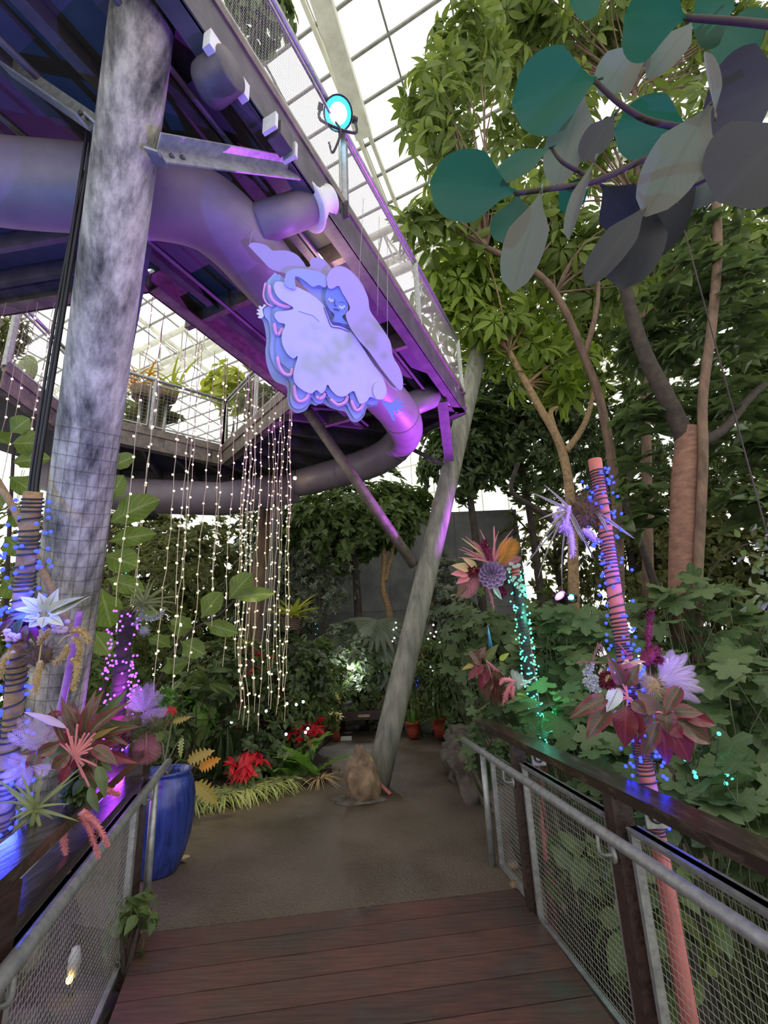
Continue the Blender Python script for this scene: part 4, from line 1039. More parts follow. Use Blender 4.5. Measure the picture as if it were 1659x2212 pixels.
umbrella('umbrella tree with tan forked trunk rising behind the moss ball', [AY(1240, 1400, 7.0), AY(1235, 1120, 7), AY(1213, 970, 7), AY(1160, 870, 7), AY(1100, 760, 7)],
         [(1060, 690, 260, 220, 7.2, 90), (1180, 780, 220, 200, 7.4, 70), (985, 640, 200, 150, 7.0, 55), (1010, 560, 180, 200, 6.8, 30)], 'schb', .085, 'barkt', .34,
         [[AY(1213, 970, 7), AY(1195, 920, 7), AY(1190, 890, 7.1), AY(1205, 880, 7.1)], [AY(1222, 975, 7), AY(1255, 930, 7), AY(1275, 880, 7.1), AY(1285, 820, 7.2)]])
umbrella('umbrella tree with long reddish stem leaning over the slim column', [AY(1338, 1420, 6.6), AY(1332, 1090, 6.6), AY(1300, 880, 6.6), AY(1262, 770, 6.5), AY(1215, 660, 6.4), AY(1160, 590, 6.3), AY(1050, 535, 6.2)],
         [(1010, 440, 190, 150, 6.2, 30), (960, 260, 190, 330, 6.6, 85), (1010, 120, 190, 260, 7.0, 80), (930, 480, 120, 120, 6.0, 16), (1130, 500, 260, 240, 6.8, 75), (1270, 560, 280, 260, 7.2, 90)], 'sch', .075, 'bark', .36,
         [[AY(1050, 535, 6.2), AY(1020, 470, 6.2), AY(985, 430, 6.2)], [AY(1262, 770, 6.5), AY(1290, 660, 6.6), AY(1290, 560, 6.6)]])
umbrella('tall umbrella tree filling the top right corner of the glasshouse', [AY(1400, 1300, 8.6), AY(1395, 900, 8.6), AY(1380, 500, 8.4), AY(1370, 200, 8.2)],
         [(1120, 60, 260, 220, 8, 110), (1340, 60, 320, 240, 8.2, 130), (1560, 60, 320, 260, 8.2, 120), (1200, 300, 280, 260, 8.4, 90), (1430, 330, 340, 260, 8.6, 110), (1600, 560, 260, 300, 8.0, 80), (1430, 590, 300, 220, 8.8, 90)], 'sch', .10, 'bark', .42)

# --- the big reddish trunk with dark broad leaves
P = [AY(1480, 1420, 5.4), AY(1478, 1250, 5.4), AY(1481, 1050, 5.4), AY(1492, 930, 5.4)]
t = thing('broadleaf_tree', 'tall tree with thick reddish trunk forking below the dark leaves', 'tree', (*P[0][:2], -.2)); b = MB(); Q = smoothpath([np.array([P[0][0], P[0][1], -.3]), *P], 6); b.tube(Q, np.linspace(.165, .155, len(Q)), 24); b.build('trunk', M['barkred'], t)
b = MB()
for e, r_ in (([AY(1485, 955, 5.4), AY(1440, 860, 5.4), AY(1395, 770, 5.45), AY(1365, 680, 5.5), AY(1348, 600, 5.5), AY(1340, 480, 5.5)], .115), ([AY(1500, 960, 5.4), AY(1560, 930, 5.5), AY(1610, 870, 5.6), AY(1650, 830, 5.7)], .07)):
    e = smoothpath(e, 6); b.tube(e, np.linspace(r_, r_ * .6, len(e)), 16)
b.build('bough', M['barkd'], t)
b = MB()
for px, py, w_, h_, Y, n_ in ((1560, 640, 300, 300, 5.6, 60), (1420, 720, 220, 220, 6.0, 35), (1600, 900, 220, 300, 5.8, 50), (1400, 900, 150, 160, 5.8, 16), (1560, 430, 260, 220, 5.8, 40), (1390, 1080, 130, 180, 6.0, 14), (1610, 1080, 160, 120, 5.4, 16)):
    c = AY(px, py, Y); d = depth(c); C, A = crown_pts(n_, c, (w_ / 2 * d / F, w_ / 3 * d / F, h_ / 2 * d / F), .15); rosettes(b, BIG, C, A * .4 + np.array([0, 0, .8]), 6, .30, .75, up=.4)
b.build('foliage', LM['dark'], t)
t = thing('slender_trunk', 'slender bare trunk growing right against the thick reddish trunk', 'tree', AY(1500, 1420, 5.2)); b = MB()
e = smoothpath([AY(1502, 1430, 5.2), AY(1507, 1250, 5.2), AY(1519, 1000, 5.2), AY(1518, 860, 5.2), AY(1538, 700, 5.2), AY(1550, 540, 5.3), AY(1545, 380, 5.3)], 6); b.tube(e, np.linspace(.05, .06, len(e)), 12); b.build('trunk', M['bark'], t)
for lab, pts, r_ in (('dark bent trunk behind the top of the blue lit pole', [(1420, 1280), (1390, 1190), (1350, 1080), (1368, 1000)], .07), ('dark slanting branch behind the moss ball', [(1225, 1150), (1160, 1100), (1105, 1060), (1120, 1000)], .06), ('thin dark branch arching at the far side of the reddish trunk', [(1510, 1290), (1545, 1220), (1600, 1180), (1680, 1165)], .02)):
    t = thing('dark_branch', lab, 'branch', AY(*pts[0], 8)); b = MB(); e = smoothpath([AY(x, y, 8) for x, y in pts], 6); b.tube(e, np.linspace(r_, r_ * .6, len(e)), 8); b.build('bough', M['barkd'], t)

# --- foreground rubber plant branch
def bladeleaf(b, A, B, wd, facing, T, roll=0.0, mi=0, bend=None):
    """a leaf from A to B of full width wd, its face towards `facing`, rolled about its length"""
    A, B = np.asarray(A, float), np.asarray(B, float); L = np.linalg.norm(B - A); d = (B - A) / L; n_ = unit(facing - d * (facing @ d)); x = np.cross(d, n_)
    n_ = n_ * math.cos(roll) + x * math.sin(roll); tw = np.abs(T[0][:, 0]).max() * 2
    b.leaves(T, [A], [d], [n_], L, mi, wd / L / tw)


rb = thing('rubber_plant', 'big leaved rubber plant branch reaching in from the top corner', 'plant', W(1660, 260, 1.25))
def stemp(pts, r0, r1, nm='branch'):
    e = smoothpath([W(x, y, d) for x, y, d in pts], 6); b = MB(); b.tube(e, np.linspace(r0, r1, len(e)), 10); return b.build(nm, M['twig'], rb)


stemp([(1720, 150, 1.35), (1600, 230, 1.3), (1480, 310, 1.25), (1390, 345, 1.22), (1290, 390, 1.2), (1210, 405, 1.18), (1112, 418, 1.15)], .011, .006)
stemp([(1470, 275, 1.25), (1400, 260, 1.22), (1340, 225, 1.2), (1285, 175, 1.18)], .009, .006)
stemp([(1260, 375, 1.2), (1215, 350, 1.18), (1190, 318, 1.18)], .006, .004)
stemp([(1720, 60, 1.15), (1600, 47, 1.12), (1480, 38, 1.1)], .010, .007)
stemp([(1720, 230, 1.1), (1620, 320, 1.12), (1540, 380, 1.15), (1440, 430, 1.18)], .006, .004)
RL = [  # base, tip, width px, depth, roll, kind
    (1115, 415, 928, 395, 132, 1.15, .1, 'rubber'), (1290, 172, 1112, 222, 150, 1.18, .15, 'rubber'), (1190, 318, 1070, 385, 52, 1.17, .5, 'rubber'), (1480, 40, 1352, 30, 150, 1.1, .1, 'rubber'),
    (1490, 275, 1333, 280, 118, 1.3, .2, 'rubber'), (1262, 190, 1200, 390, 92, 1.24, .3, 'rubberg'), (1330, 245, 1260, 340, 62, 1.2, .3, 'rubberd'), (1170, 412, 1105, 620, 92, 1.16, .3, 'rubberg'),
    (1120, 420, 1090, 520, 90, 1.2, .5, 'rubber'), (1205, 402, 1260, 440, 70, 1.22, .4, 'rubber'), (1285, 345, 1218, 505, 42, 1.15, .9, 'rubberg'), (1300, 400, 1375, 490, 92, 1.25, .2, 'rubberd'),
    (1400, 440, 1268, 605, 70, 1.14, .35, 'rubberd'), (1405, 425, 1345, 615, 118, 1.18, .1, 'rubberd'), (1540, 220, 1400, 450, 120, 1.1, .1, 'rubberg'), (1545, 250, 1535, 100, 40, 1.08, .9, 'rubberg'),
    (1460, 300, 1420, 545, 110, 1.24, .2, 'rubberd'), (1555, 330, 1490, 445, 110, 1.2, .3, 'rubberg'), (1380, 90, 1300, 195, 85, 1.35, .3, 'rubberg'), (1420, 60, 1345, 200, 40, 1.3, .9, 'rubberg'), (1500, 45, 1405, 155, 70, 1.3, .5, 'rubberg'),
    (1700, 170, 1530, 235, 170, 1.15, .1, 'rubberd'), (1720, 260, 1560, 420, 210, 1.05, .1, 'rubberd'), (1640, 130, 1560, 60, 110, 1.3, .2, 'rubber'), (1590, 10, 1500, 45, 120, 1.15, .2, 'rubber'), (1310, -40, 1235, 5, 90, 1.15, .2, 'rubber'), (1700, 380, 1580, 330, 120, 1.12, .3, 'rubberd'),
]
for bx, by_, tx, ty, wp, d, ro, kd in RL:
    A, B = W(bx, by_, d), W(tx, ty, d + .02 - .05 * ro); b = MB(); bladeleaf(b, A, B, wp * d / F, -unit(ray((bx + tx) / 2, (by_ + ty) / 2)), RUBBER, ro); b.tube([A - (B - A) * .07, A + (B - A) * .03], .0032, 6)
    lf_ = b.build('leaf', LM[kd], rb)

t = thing('shadow_twig', 'added thin vine with tiny leaves hung to cast leaf shadows on the cloud figure', 'vine', (1.3, 1.72, 1.75)); L0 = np.array([2.6, .7, .5]); S1 = W(715, 760, 3.4)  # twig added in the violet lamp's path to dapple the cut-out
c = L0 + (S1 - L0) * .42; b = MB(); b.tube(smoothpath([c - up3 * .15, c + np.array([.02, .02, .2]), c + np.array([.05, .05, 1.2]), c + np.array([.1, .1, 2.6])], 5), .003, 5); b.build('stem', M['twig'], t)
n_ = 95; u1 = unit(np.array([.5, .3, .8])); C = c + rng.uniform(-.2, .2, n_)[:, None] * u1 + rng.normal(size=(n_, 3)) * .035; b = MB(); b.leaves(OVAL, C, rng.normal(size=(n_, 3)), rng.normal(size=(n_, 3)), .035); b.build('foliage', LM['mid'], t)

# --- right side: rock ledge and broad lobed plants
rock('rock_ledge', AY(985, 1660, 6.8) * np.array([1, 1, 0]) + np.array([.35, -.1, .1]), (.5, 1.2, .5), M['rockg'], 3, 5, .38, 'mossy grey boulder edging the path beside the lobed leaf plants', 'rock', shape=lambda v: Vector((v.x, v.y, min(v.z, .36 + .12 * noise.noise(v * 3)))), freq=2.6)
rock('rock_ledge', (1.22, 5.45, -.12), (.38, .8, .42), M['rockg'], 5, 5, .38, 'low grey rock tucked under leaves near the far end of the steel railing', 'rock')
lob = [  # px,py,Y,w,h,n,S,zg,label
    (1110, 1500, 5.4, 230, 200, 44, .30, 0, 'lobed leaf plant drooping over the rock ledge'),
    (1060, 1620, 5.2, 120, 170, 22, .24, 0, 'light green lobed plant hanging beside the handrail end'),
    (1240, 1390, 5.2, 260, 200, 50, .40, -.3, 'broad lobed leaf plant below the magenta spotlight'),
    (1230, 1560, 4.2, 260, 200, 44, .34, -1, 'broad lobed leaves crowding behind the sea green pole'),
    (1500, 1330, 5.0, 330, 180, 40, .42, -.5, 'tall lobed leaves before the thick reddish trunk'),
    (1580, 1500, 3.6, 340, 220, 40, .38, -1, 'wide lobed leaves behind the lilac plumes'),
    (1590, 1740, 3.0, 320, 260, 46, .34, -1, 'dark lobed leaf plant behind the teal fairy lights'),
    (1330, 1680, 3.6, 220, 180, 26, .32, -1, 'lobed leaves just over the wet timber rail between the two lit poles'),
    (1050, 1370, 6.6, 220, 200, 34, .36, 0, 'lobed leaf plant under the pink dyed bouquet'),
    (1650, 1400, 5.5, 240, 240, 36, .4, -.3, 'lobed leaves beneath the feathery far tree'),
]
for px, py, Y, w_, h_, n_, S, zg, lab in lob:
    c = AY(px, py, Y); d = depth(c); n_ = int(n_ * 1.9); S = S * .66; t = thing('lobed_leaf_plant', lab, 'plant', (c[0], c[1], zg)); r = np.array([w_ / 2 * d / F, w_ / 2.6 * d / F, h_ / 2 * d / F]); C, A = crown_pts(n_, c, r, .1)
    toC = unit(CAM - C); Nn = unit(np.array([0, 0, 1.0]) * .75 + toC * .55 + A * .3 + rng.normal(size=C.shape) * .22); D = unit(A * np.array([1, 1, .1]) + toC * .3 - np.array([0, 0, .35]) + rng.normal(size=C.shape) * .4)
    b = MB(); b.leaves(LOBED, C, D, Nn, S * rng.uniform(.7, 1.2, n_)); b.build('foliage', LM['lobed'], t)
    b = MB(); branches(b, (c[0], c[1] + .1, zg), C, .009, .3, 5); b.build('stems', M['stem'], t)
for px, py, Y, w_, h_, n_, S, zg, lab in ((1420, 2000, 2.9, 260, 300, 26, .3, -1.1, 'round leaved plant seen through the mesh panel of the wet rail'), (1250, 1880, 3.4, 160, 160, 14, .3, -1.1, 'pale round leaves behind the mesh beside the green lit pole foot')):
    shrub('round_leaf_plant', lab, 'plant', px, py, Y, w_, h_, 'mid', OVAL, n_ * 2, 2, S * .55, zg, spread=.9)

# --- left: fiddle leaf figs
def fig(label, pts, r, ls, leafS, base):
    t = thing('fiddle_leaf_fig', label, 'plant', base); b = MB(); e = smoothpath(pts, 5); b.tube(e, np.linspace(r, r * .6, len(e)), 8); b.build('stem', M['twig'], t)
    for (bx, by_, tx, ty, wp, d, ro) in ls:
        A, B = W(bx, by_, d), W(tx, ty, d - .12 * ro); b = MB(); fc = unit(-ray(bx, by_) * .8 + np.array([0, 0, .6])); bladeleaf(b, A, B, wp * d / F, fc, FIDDLE, ro); b.build('leaf', LM['fiddle'], t)
    return t


fig('fiddle leaf fig behind the thick column above the purple pole', [W(220, 1560, 3.9), W(238, 1300, 3.9), W(236, 1150, 3.9), W(232, 1020, 3.9)], .018,
    [(235, 1130, 325, 1075, 62, 3.9, .3), (232, 1085, 262, 1030, 40, 3.95, .2), (235, 1170, 318, 1150, 42, 3.85, .6), (230, 1120, 205, 1060, 50, 3.9, .2), (225, 1200, 290, 1215, 60, 3.8, .3), (218, 1270, 240, 1355, 62, 3.7, .2), (230, 1250, 300, 1270, 40, 3.8, .5), (205, 1300, 180, 1360, 50, 3.8, .4), (232, 1200, 190, 1180, 55, 3.95, .3), (240, 1010, 280, 985, 35, 3.9, .5), (200, 1360, 235, 1410, 45, 3.7, .3)], 1, W(220, 1560, 3.9))
fig('fiddle leaf fig spreading broad leaves before the light strands', [W(330, 1500, 4.6), W(395, 1380, 4.5), W(470, 1330, 4.4), W(510, 1295, 4.4)], .014,
    [(495, 1295, 535, 1240, 48, 4.4, .15), (500, 1292, 582, 1278, 32, 4.35, .5), (435, 1335, 470, 1283, 46, 4.4, .2), (385, 1380, 395, 1335, 42, 4.5, .1), (390, 1385, 435, 1410, 42, 4.4, .5), (440, 1345, 505, 1365, 34, 4.4, .6), (360, 1420, 390, 1450, 34, 4.5, .3), (345, 1450, 395, 1430, 30, 4.5, .5), (420, 1360, 375, 1330, 36, 4.45, .3), (370, 1400, 330, 1370, 40, 4.5, .3), (350, 1340, 310, 1320, 40, 4.6, .4)], 1, W(330, 1500, 4.6))
fig('fiddle leaf fig at the photo edge beyond the bamboo pole', [W(10, 1350, 3.6), W(20, 1150, 3.6), W(30, 960, 3.6)], .018,
    [(25, 960, 80, 950, 60, 3.6, .2), (25, 1000, 90, 985, 40, 3.6, .5), (20, 1030, 75, 1060, 45, 3.55, .3), (20, 960, -30, 930, 60, 3.6, .2), (22, 935, 55, 905, 40, 3.6, .2), (15, 1110, 60, 1120, 50, 3.6, .3), (10, 1050, -30, 1090, 60, 3.6, .2), (10, 1160, 50, 1190, 50, 3.5, .3), (5, 1250, 45, 1280, 55, 3.5, .3)], 1, W(10, 1350, 3.6))

# --- garden bed shrubs of the middle distance
mid = [  # name,label,px,py,Y,w,h,lm,T,ncl,per,S
    ('leafy_shrub', 'large olive shrub massed behind the back strands', 330, 1290, 10, 330, 330, 'olive', SMALL, 420, 8, .13),
    ('leafy_shrub', 'shadowy creeper bank behind the fiddle leaf fig', 250, 1430, 8.6, 260, 300, 'mid', SMALL, 320, 8, .12),
    ('leafy_shrub', 'dark glossy shrub just behind the bluish urn plant', 470, 1490, 6.9, 250, 260, 'dark', OVAL, 170, 8, .13),
    ('leafy_shrub', 'dark shrub beside the timber post behind the strands', 610, 1470, 7.6, 190, 260, 'dark', OVAL, 170, 8, .12),
    ('leafy_shrub', 'green shrub between the strands and the bench', 680, 1480, 8.3, 170, 240, 'mid', SMALL, 230, 8, .12),
    ('leafy_shrub', 'small leaved grey shrub in front of the concrete wall', 690, 1250, 10.6, 200, 260, 'grey', SMALL, 240, 8, .11),
    ('leafy_shrub', 'pale leaved shrub above the bench by the wall', 740, 1420, 9.9, 180, 170, 'grey', OVAL, 70, 7, .17),
    ('leafy_shrub', 'dark shrub behind the bench with a white light', 790, 1480, 10.0, 190, 170, 'dark', OVAL, 110, 7, .15),
    ('leafy_shrub', 'fern-like shrub spilling purple lights near the slim column', 930, 1470, 9.5, 190, 260, 'mid', NARROW, 200, 10, .17),
    ('leafy_shrub', 'dark shrub under the weeping leaves beyond the rock ledge', 1010, 1480, 8.4, 160, 240, 'dark', OVAL, 150, 8, .14),
    ('leafy_shrub', 'low dark groundcover behind the red poinsettia', 540, 1600, 6.9, 330, 130, 'dark', OVAL, 110, 8, .11),
    ('leafy_shrub', 'shaded mixed foliage at the foot of the thick column', 330, 1600, 5.6, 170, 200, 'dark', SMALL, 170, 8, .12),
    ('leafy_shrub', 'grey green foliage over the far end of the purple pole', 150, 1500, 6.5, 300, 340, 'mid', SMALL, 260, 8, .13),
]
for nm, lab, px, py, Y, w_, h_, lm, T, nc, per, S in mid: shrub(nm, lab, 'shrub', px, py, Y, w_, h_, lm, T, nc, per, S, .05, shell=.3)

for nm, lab, px, py, Y, w_, h_, lm, T, nc, per, S in (
    ('leafy_shrub', 'pale green broad leaved bush just below the lime basket', 655, 1440, 7.9, 120, 110, 'grey', OVAL, 46, 7, .17),
    ('croton', 'reddish brown croton between the strands and the cream poinsettia', 600, 1520, 7.4, 90, 110, 'maroon', STRAP, 20, 8, .3),
    ('leafy_shrub', 'light green fine shrub with narrow leaves behind the red poinsettias', 630, 1545, 7.3, 110, 90, 'mid', NARROW, 70, 9, .15),
    ('leafy_shrub', 'yellow green bush low under the hanging strands', 470, 1430, 7.6, 130, 120, 'olive', OVAL, 70, 7, .14),
    ('leafy_shrub', 'glossy green broad leaves below the fiddle leaf fig', 400, 1560, 6.4, 130, 120, 'fern', OVAL, 40, 6, .19),
    ('leafy_shrub', 'arching pale palm leaves behind the urn plant', 420, 1500, 6.2, 140, 130, 'mid', FEATHER, 12, 3, .28)): shrub(nm, lab, 'shrub', px, py, Y, w_, h_, lm, T, nc, per, S, .05, shell=.3)
# fan palm by the wall
t = thing('fan_palm', 'fan palm with pale split leaves below the tan wall tree', 'plant', (*AY(790, 1480, 10.6)[:2], .05))
FANP = merge([xform(strip(lance(.07), 4, .2, .3), rotz(a)) for a in np.linspace(-1.7, 1.7, 15)])
for px, py, s_, a in ((815, 1340, .8, 0), (765, 1390, .7, .5), (815, 1395, .75, -.3), (720, 1380, .6, .6), (850, 1440, .6, -.4)):
    c = AY(px, py, 10.4); b = MB(); b.leaves(FANP, [c], [np.array([math.sin(a), -.3, -.5])], [np.array([.1, -.8, .6])], s_); b.build('frond', LM['grey'], t)
    b = MB(); branches(b, ploc(t), [c], .012); b.build('stalk', M['stem'], t)
# tan wall tree
umbrella('tan trunk tree with blue lights at its foot before the concrete wall', [AY(842, 1440, 11), AY(842, 1330, 11), AY(828, 1270, 11), AY(830, 1200, 11), AY(822, 1140, 11)], [(770, 1110, 260, 110, 11, 60), (850, 1090, 160, 120, 11, 40)], 'mid', .09, 'barkt', .36, [[AY(832, 1255, 11), AY(846, 1200, 11), AY(852, 1160, 11)]])
t = thing('slender_trunk', 'mossy thin trunk behind the slim column with cool lights below', 'tree', AY(935, 1400, 10.6)); b = MB(); b.tube(smoothpath([AY(938, 1420, 10.6), AY(935, 1300, 10.6), AY(932, 1180, 10.6), AY(940, 1080, 10.6)], 5), .08, 10); b.build('trunk', M['barkt'], t)

# --- plants in the near bed
def clumpgrass(label, px, py, Y, n_, S, lm='spider', zg=.09, name='spider_plant', T=strip(blade(.045), 6, .3, .8), rad=.12, upw=.9):
    c = AY(px, py, Y); base = np.array([c[0], c[1], zg]); t = thing(name, label, 'plant', base); a = rng.uniform(0, 2 * PI, n_); q = rng.uniform(0, rad, n_)
    Pp = base + np.stack([np.cos(a) * q, np.sin(a) * q, np.zeros(n_)], 1); D = np.stack([np.cos(a), np.sin(a), rng.uniform(.5, 2.0, n_) * upw], 1); b = MB(); b.leaves(T, Pp, D, unit(np.stack([-np.cos(a), -np.sin(a), np.full(n_, 1.2)], 1) * -1 + np.array([0, 0, 2.4])), S * rng.uniform(.7, 1.15, n_)); b.build('foliage', LM[lm], t); return t


for i, (px, Y, lab) in enumerate(((415, 5.72, 'yellow green grassy clump nearest the blue urn'), (450, 5.85, 'yellow green grassy clump under the golden philodendron'), (490, 5.92, 'yellow green grassy clump at the front edge of the bed'), (530, 6.05, 'yellow green grassy clump below the red poinsettia'), (572, 6.2, 'yellow green grassy clump between poinsettia and glossy fern'), (605, 6.4, 'yellow green grassy clump against the glossy fern'))):
    clumpgrass(lab, px, 1700, Y, 130, .26, rad=.17, upw=.34)


def poins(label, px, py, Y, n_, rpx, lm='red', zg=.09, S=.11, pot=None):
    c = AY(px, py, Y); d = depth(c); r = rpx * d / F; t = thing('poinsettia', label, 'plant', (c[0], c[1], zg)); C, A = crown_pts(n_, c, (r, r * .7, r * .55), .6)
    f = np.array([0, -.45, .8]); b = MB(); rosettes(b, strip(ovate(.2, .7), 5, .2, .3), C + f * .03, A * .4 + f, 10, S * 1.2, .85, jit=.3); b.build('bracts', LM[lm], t)
    b = MB(); rosettes(b, OVAL, C - f * .05, A * .5 + f, 8, S * 1.2, .85); b.build('foliage', LM['mid'], t); b = MB(); branches(b, (c[0], c[1], zg), C - f * .04, .008); b.build('stems', M['stem'], t)
    return t


poins('bright red poinsettia above the yellow green grass clumps', 535, 1655, 6.15, 14, 34, S=.125); poins('red poinsettia behind the upright glossy fern', 655, 1592, 7.2, 11, 32, S=.13); poins('red poinsettia raised just behind the other by the bench corner', 682, 1565, 7.9, 6, 14)
poins('red poinsettia peeping out high behind the strands', 578, 1420, 9.2, 6, 18); poins('red flower hanging half way up behind the strands', 560, 1452, 8.6, 5, 14); poins('lone red flower in the shrub near the wall', 648, 1446, 9.0, 4, 10); poins('red flower beside the lilac plume of the purple pole', 372, 1535, 5.2, 2, 9, S=.05)
poins('pale cream poinsettia standing on the bench end', 722, 1512, 9.6, 7, 20, 'cream', .5, .12); poins('pale cream poinsettia in a red pot below the bench', 722, 1552, 9.2, 6, 16, 'cream', .3, .11)


def potted(label, px, py, Y, wpx, hpx, m='terra', name='plant_pot'):
    c = AY(px, py + hpx / 2, Y); d = depth(c); r = wpx / 2 * d / F; h = hpx * d / F; z0 = max(0.0, float(c[2])); t = thing(name, label, 'pot', (c[0], c[1], z0)); b = MB()
    b.lathe((c[0], c[1], z0), [(.0, 0), (r * .72, 0), (r * .9, h * .5), (r * 1.0, h * .86), (r * 1.08, h * .87), (r * 1.08, h), (r * .98, h), (r * .95, h * .9), (0, h * .88)], 24); b.build('pot_body', M[m], t)
    b = MB(); b.lathe((c[0], c[1], z0), [(0, h * .92), (r * .95, h * .9)], 20); b.build('potting_soil', M['soil'], t); return t


potted('small red pot under the cream poinsettia below the bench', 725, 1586, 9.2, 20, 26); potted('red pot on the path at the end of the bench', 893, 1578, 9.1, 30, 32); potted('red pot beneath the tall fern by the rock ledge', 952, 1572, 8.9, 34, 40); potted('grey planter standing behind the two red pots', 925, 1560, 9.6, 44, 44, 'wallc')
potted('square grey pot on the bench under the cream poinsettia', 748, 1530, 9.65, 26, 24, 'wallc')
clumpgrass('small fern in the red pot at the end of the bench', 893, 1556, 9.1, 26, .28, 'fern', .22, 'potted_fern', FERNLEAF, .05); clumpgrass('tall arching fern in the red pot by the rock ledge', 955, 1550, 8.9, 60, .55, 'mid', .3, 'potted_fern', STRAP, .08); clumpgrass('croton with yellow flecks on the bench beyond the slim column', 870, 1510, 9.8, 50, .5, 'yellow', .45, 'croton', STRAP, .1); clumpgrass('variegated plant between the croton and the tall fern', 905, 1530, 9.6, 60, .42, 'spider', .3, 'variegated_plant', STRAP, .1)
# bench
t = thing('garden_bench', 'dark wooden bench in the shade in front of the concrete wall', 'bench', AY(800, 1590, 9.6) * np.array([1, 1, 0])); c = np.array(ploc(t)); b = MB(); b.box(c + up3 * .43, (.85, 0, 0), (0, .2, 0), (0, 0, .035)); b.box(c + up3 * .36 - np.array([0, .19, 0]), (.85, 0, 0), (0, .015, 0), (0, 0, .05)); b.build('seat', M['wood'], t, smooth=False)
for s in (-.7, .7):
    b = MB(); b.box(c + up3 * .2 + np.array([s, 0, 0]), (.05, 0, 0), (0, .17, 0), (0, 0, .2)); b.build('leg', M['wood'], t, smooth=False)
b = MB(); b.box(c + up3 * .385 + np.array([-.1, -.21, 0]), (.11, 0, 0), (0, .004, 0), (0, 0, .022)); pl = b.build('plaque', M['railwood'], t, smooth=False); pl.data.materials[0] = mat('brass_plaque', (.55, .42, .22), None, .4)
b = MB(); b.box(AY(748, 1598, 9.3) * np.array([1, 1, 0]) + up3 * .03, (.1, 0, 0), (0, .04, 0), (0, 0, .03)); tag(b.build('white_sign_block', M['white'], None, smooth=False), 'small white block on the path under the bench', 'block')
t = thing('globe_light', 'small round white light glowing in the dark shrub over the bench', 'lamp', AY(761, 1446, 9.7)); b = MB(); b.ball(ploc(t), .05, 14, 8); b.build('globe', emat('globe_glow', (.75, .82, 1.0), 4), t); lamp('globe_light', 'POINT', np.array(ploc(t)) + np.array([0, -.12, .06]), (.85, .9, 1.0), 22, size=.06, parent=t)

# glossy fern with upright fronds
t = thing('glossy_fern', 'upright glossy bird nest fern at the bend of the path', 'plant', AY(640, 1690, 6.6) * np.array([1, 1, 0]) + up3 * .09); c = np.array(ploc(t))
for i in range(20):
    a = rng.uniform(0, 2 * PI); b = MB(); D = np.array([math.cos(a) * .8, math.sin(a) * .6, rng.uniform(.6, 1.3)]); s_ = rng.uniform(.5, .8); b.leaves(FERNLEAF, [c + np.array([rng.uniform(-.28, .28), rng.uniform(-.12, .12), 0])], [D], [np.array([-D[0], -D[1], 1.2])], s_, ws=1.5); b.build('frond', LM['fern'], t)
# dark rosette plants at the bed edge
clumpgrass('straggly dry rosette at the path edge beside the glossy fern', 690, 1690, 6.5, 50, .25, 'tan', .06, 'dry_grass_tuft', GRASS, .1, .4)
clumpgrass('dark strappy plant behind the poinsettia and the spider grass', 480, 1620, 6.6, 70, .5, 'dark', .09, 'strap_leaf_plant', STRAP, .15)
clumpgrass('banana-like upright leaves before the wall', 665, 1420, 10, 16, 1.2, 'fern', .1, 'banana_plant', BIG, .1, 1.8)
# leaf litter
mb = MB(); n_ = 500; Pl = np.stack([rng.uniform(-2.6, -.7, n_), rng.uniform(5.2, 6.9, n_), np.full(n_, .1)], 1); edge = 5.85 + (Pl[:, 0] + 2.34) * .5; k = (Pl[:, 1] > edge - .1) & (Pl[:, 1] < edge + .5); Pl = Pl[k]; Pl[:, 2] = np.where(Pl[:, 1] > edge[k] + .06, .105, .012)
mb.leaves(SMALL, Pl, rng.normal(size=Pl.shape) * np.array([1, 1, .15]), np.tile([0, 0, 1.0], (len(Pl), 1)) + rng.normal(size=Pl.shape) * .3, .06 * rng.uniform(.6, 1.4, len(Pl))); tag(mb.build('leaf_litter', LM['mulch'], None), 'dry brown leaf litter along the garden bed edge', 'leaf litter', kind='stuff')

# hanging baskets
def basket(label, px, py, Y, wpx, lm, S, n_, T=STRAP):
    c = AY(px, py, Y); d = depth(c); r = wpx / 2 * d / F; t = thing('hanging_basket', label, 'hanging basket', c - up3 * r * .6); b = MB()
    for k in range(6):
        z = -r * .6 + k * r * .2; s = r * (.75 + .05 * k)
        for q in range(4):
            a = q * PI / 2 + PI / 4; p0 = c + np.array([math.cos(a) * s * 1.25, math.sin(a) * s * 1.25, z + (q % 2) * r * .1]); p1 = c + np.array([math.cos(a + PI / 2) * s * 1.25, math.sin(a + PI / 2) * s * 1.25, z + (q % 2) * r * .1]); b.beam(p0, p1, r * .12, r * .12)
    b.build('slatted_basket', M['basket'], t, smooth=False); b = MB(); b.lathe(c, [(0, -r * .55), (r * .7, -r * .55), (r * .8, r * .4), (0, r * .45)], 16); b.build('planting_mix', M['moss'], t)
    b = MB()
    for a in (0, 2.1, 4.2): b.tube([c + np.array([math.cos(a) * r, math.sin(a) * r, r * .5]), c + up3 * 1.2], .004, 4)
    b.tube([c + up3 * 1.2, [c[0], c[1], 4.75]], .003, 4); b.build('hanger', M['black'], t)
    a = rng.uniform(0, 2 * PI, n_); D = np.stack([np.cos(a), np.sin(a), rng.uniform(.1, 1.8, n_)], 1); b = MB(); b.leaves(T, np.tile(c + up3 * r * .4, (n_, 1)), D, unit(np.stack([-np.cos(a), -np.sin(a), np.full(n_, 1.4)], 1)), S * rng.uniform(.6, 1.1, n_)); b.build('foliage', LM[lm], t); return t


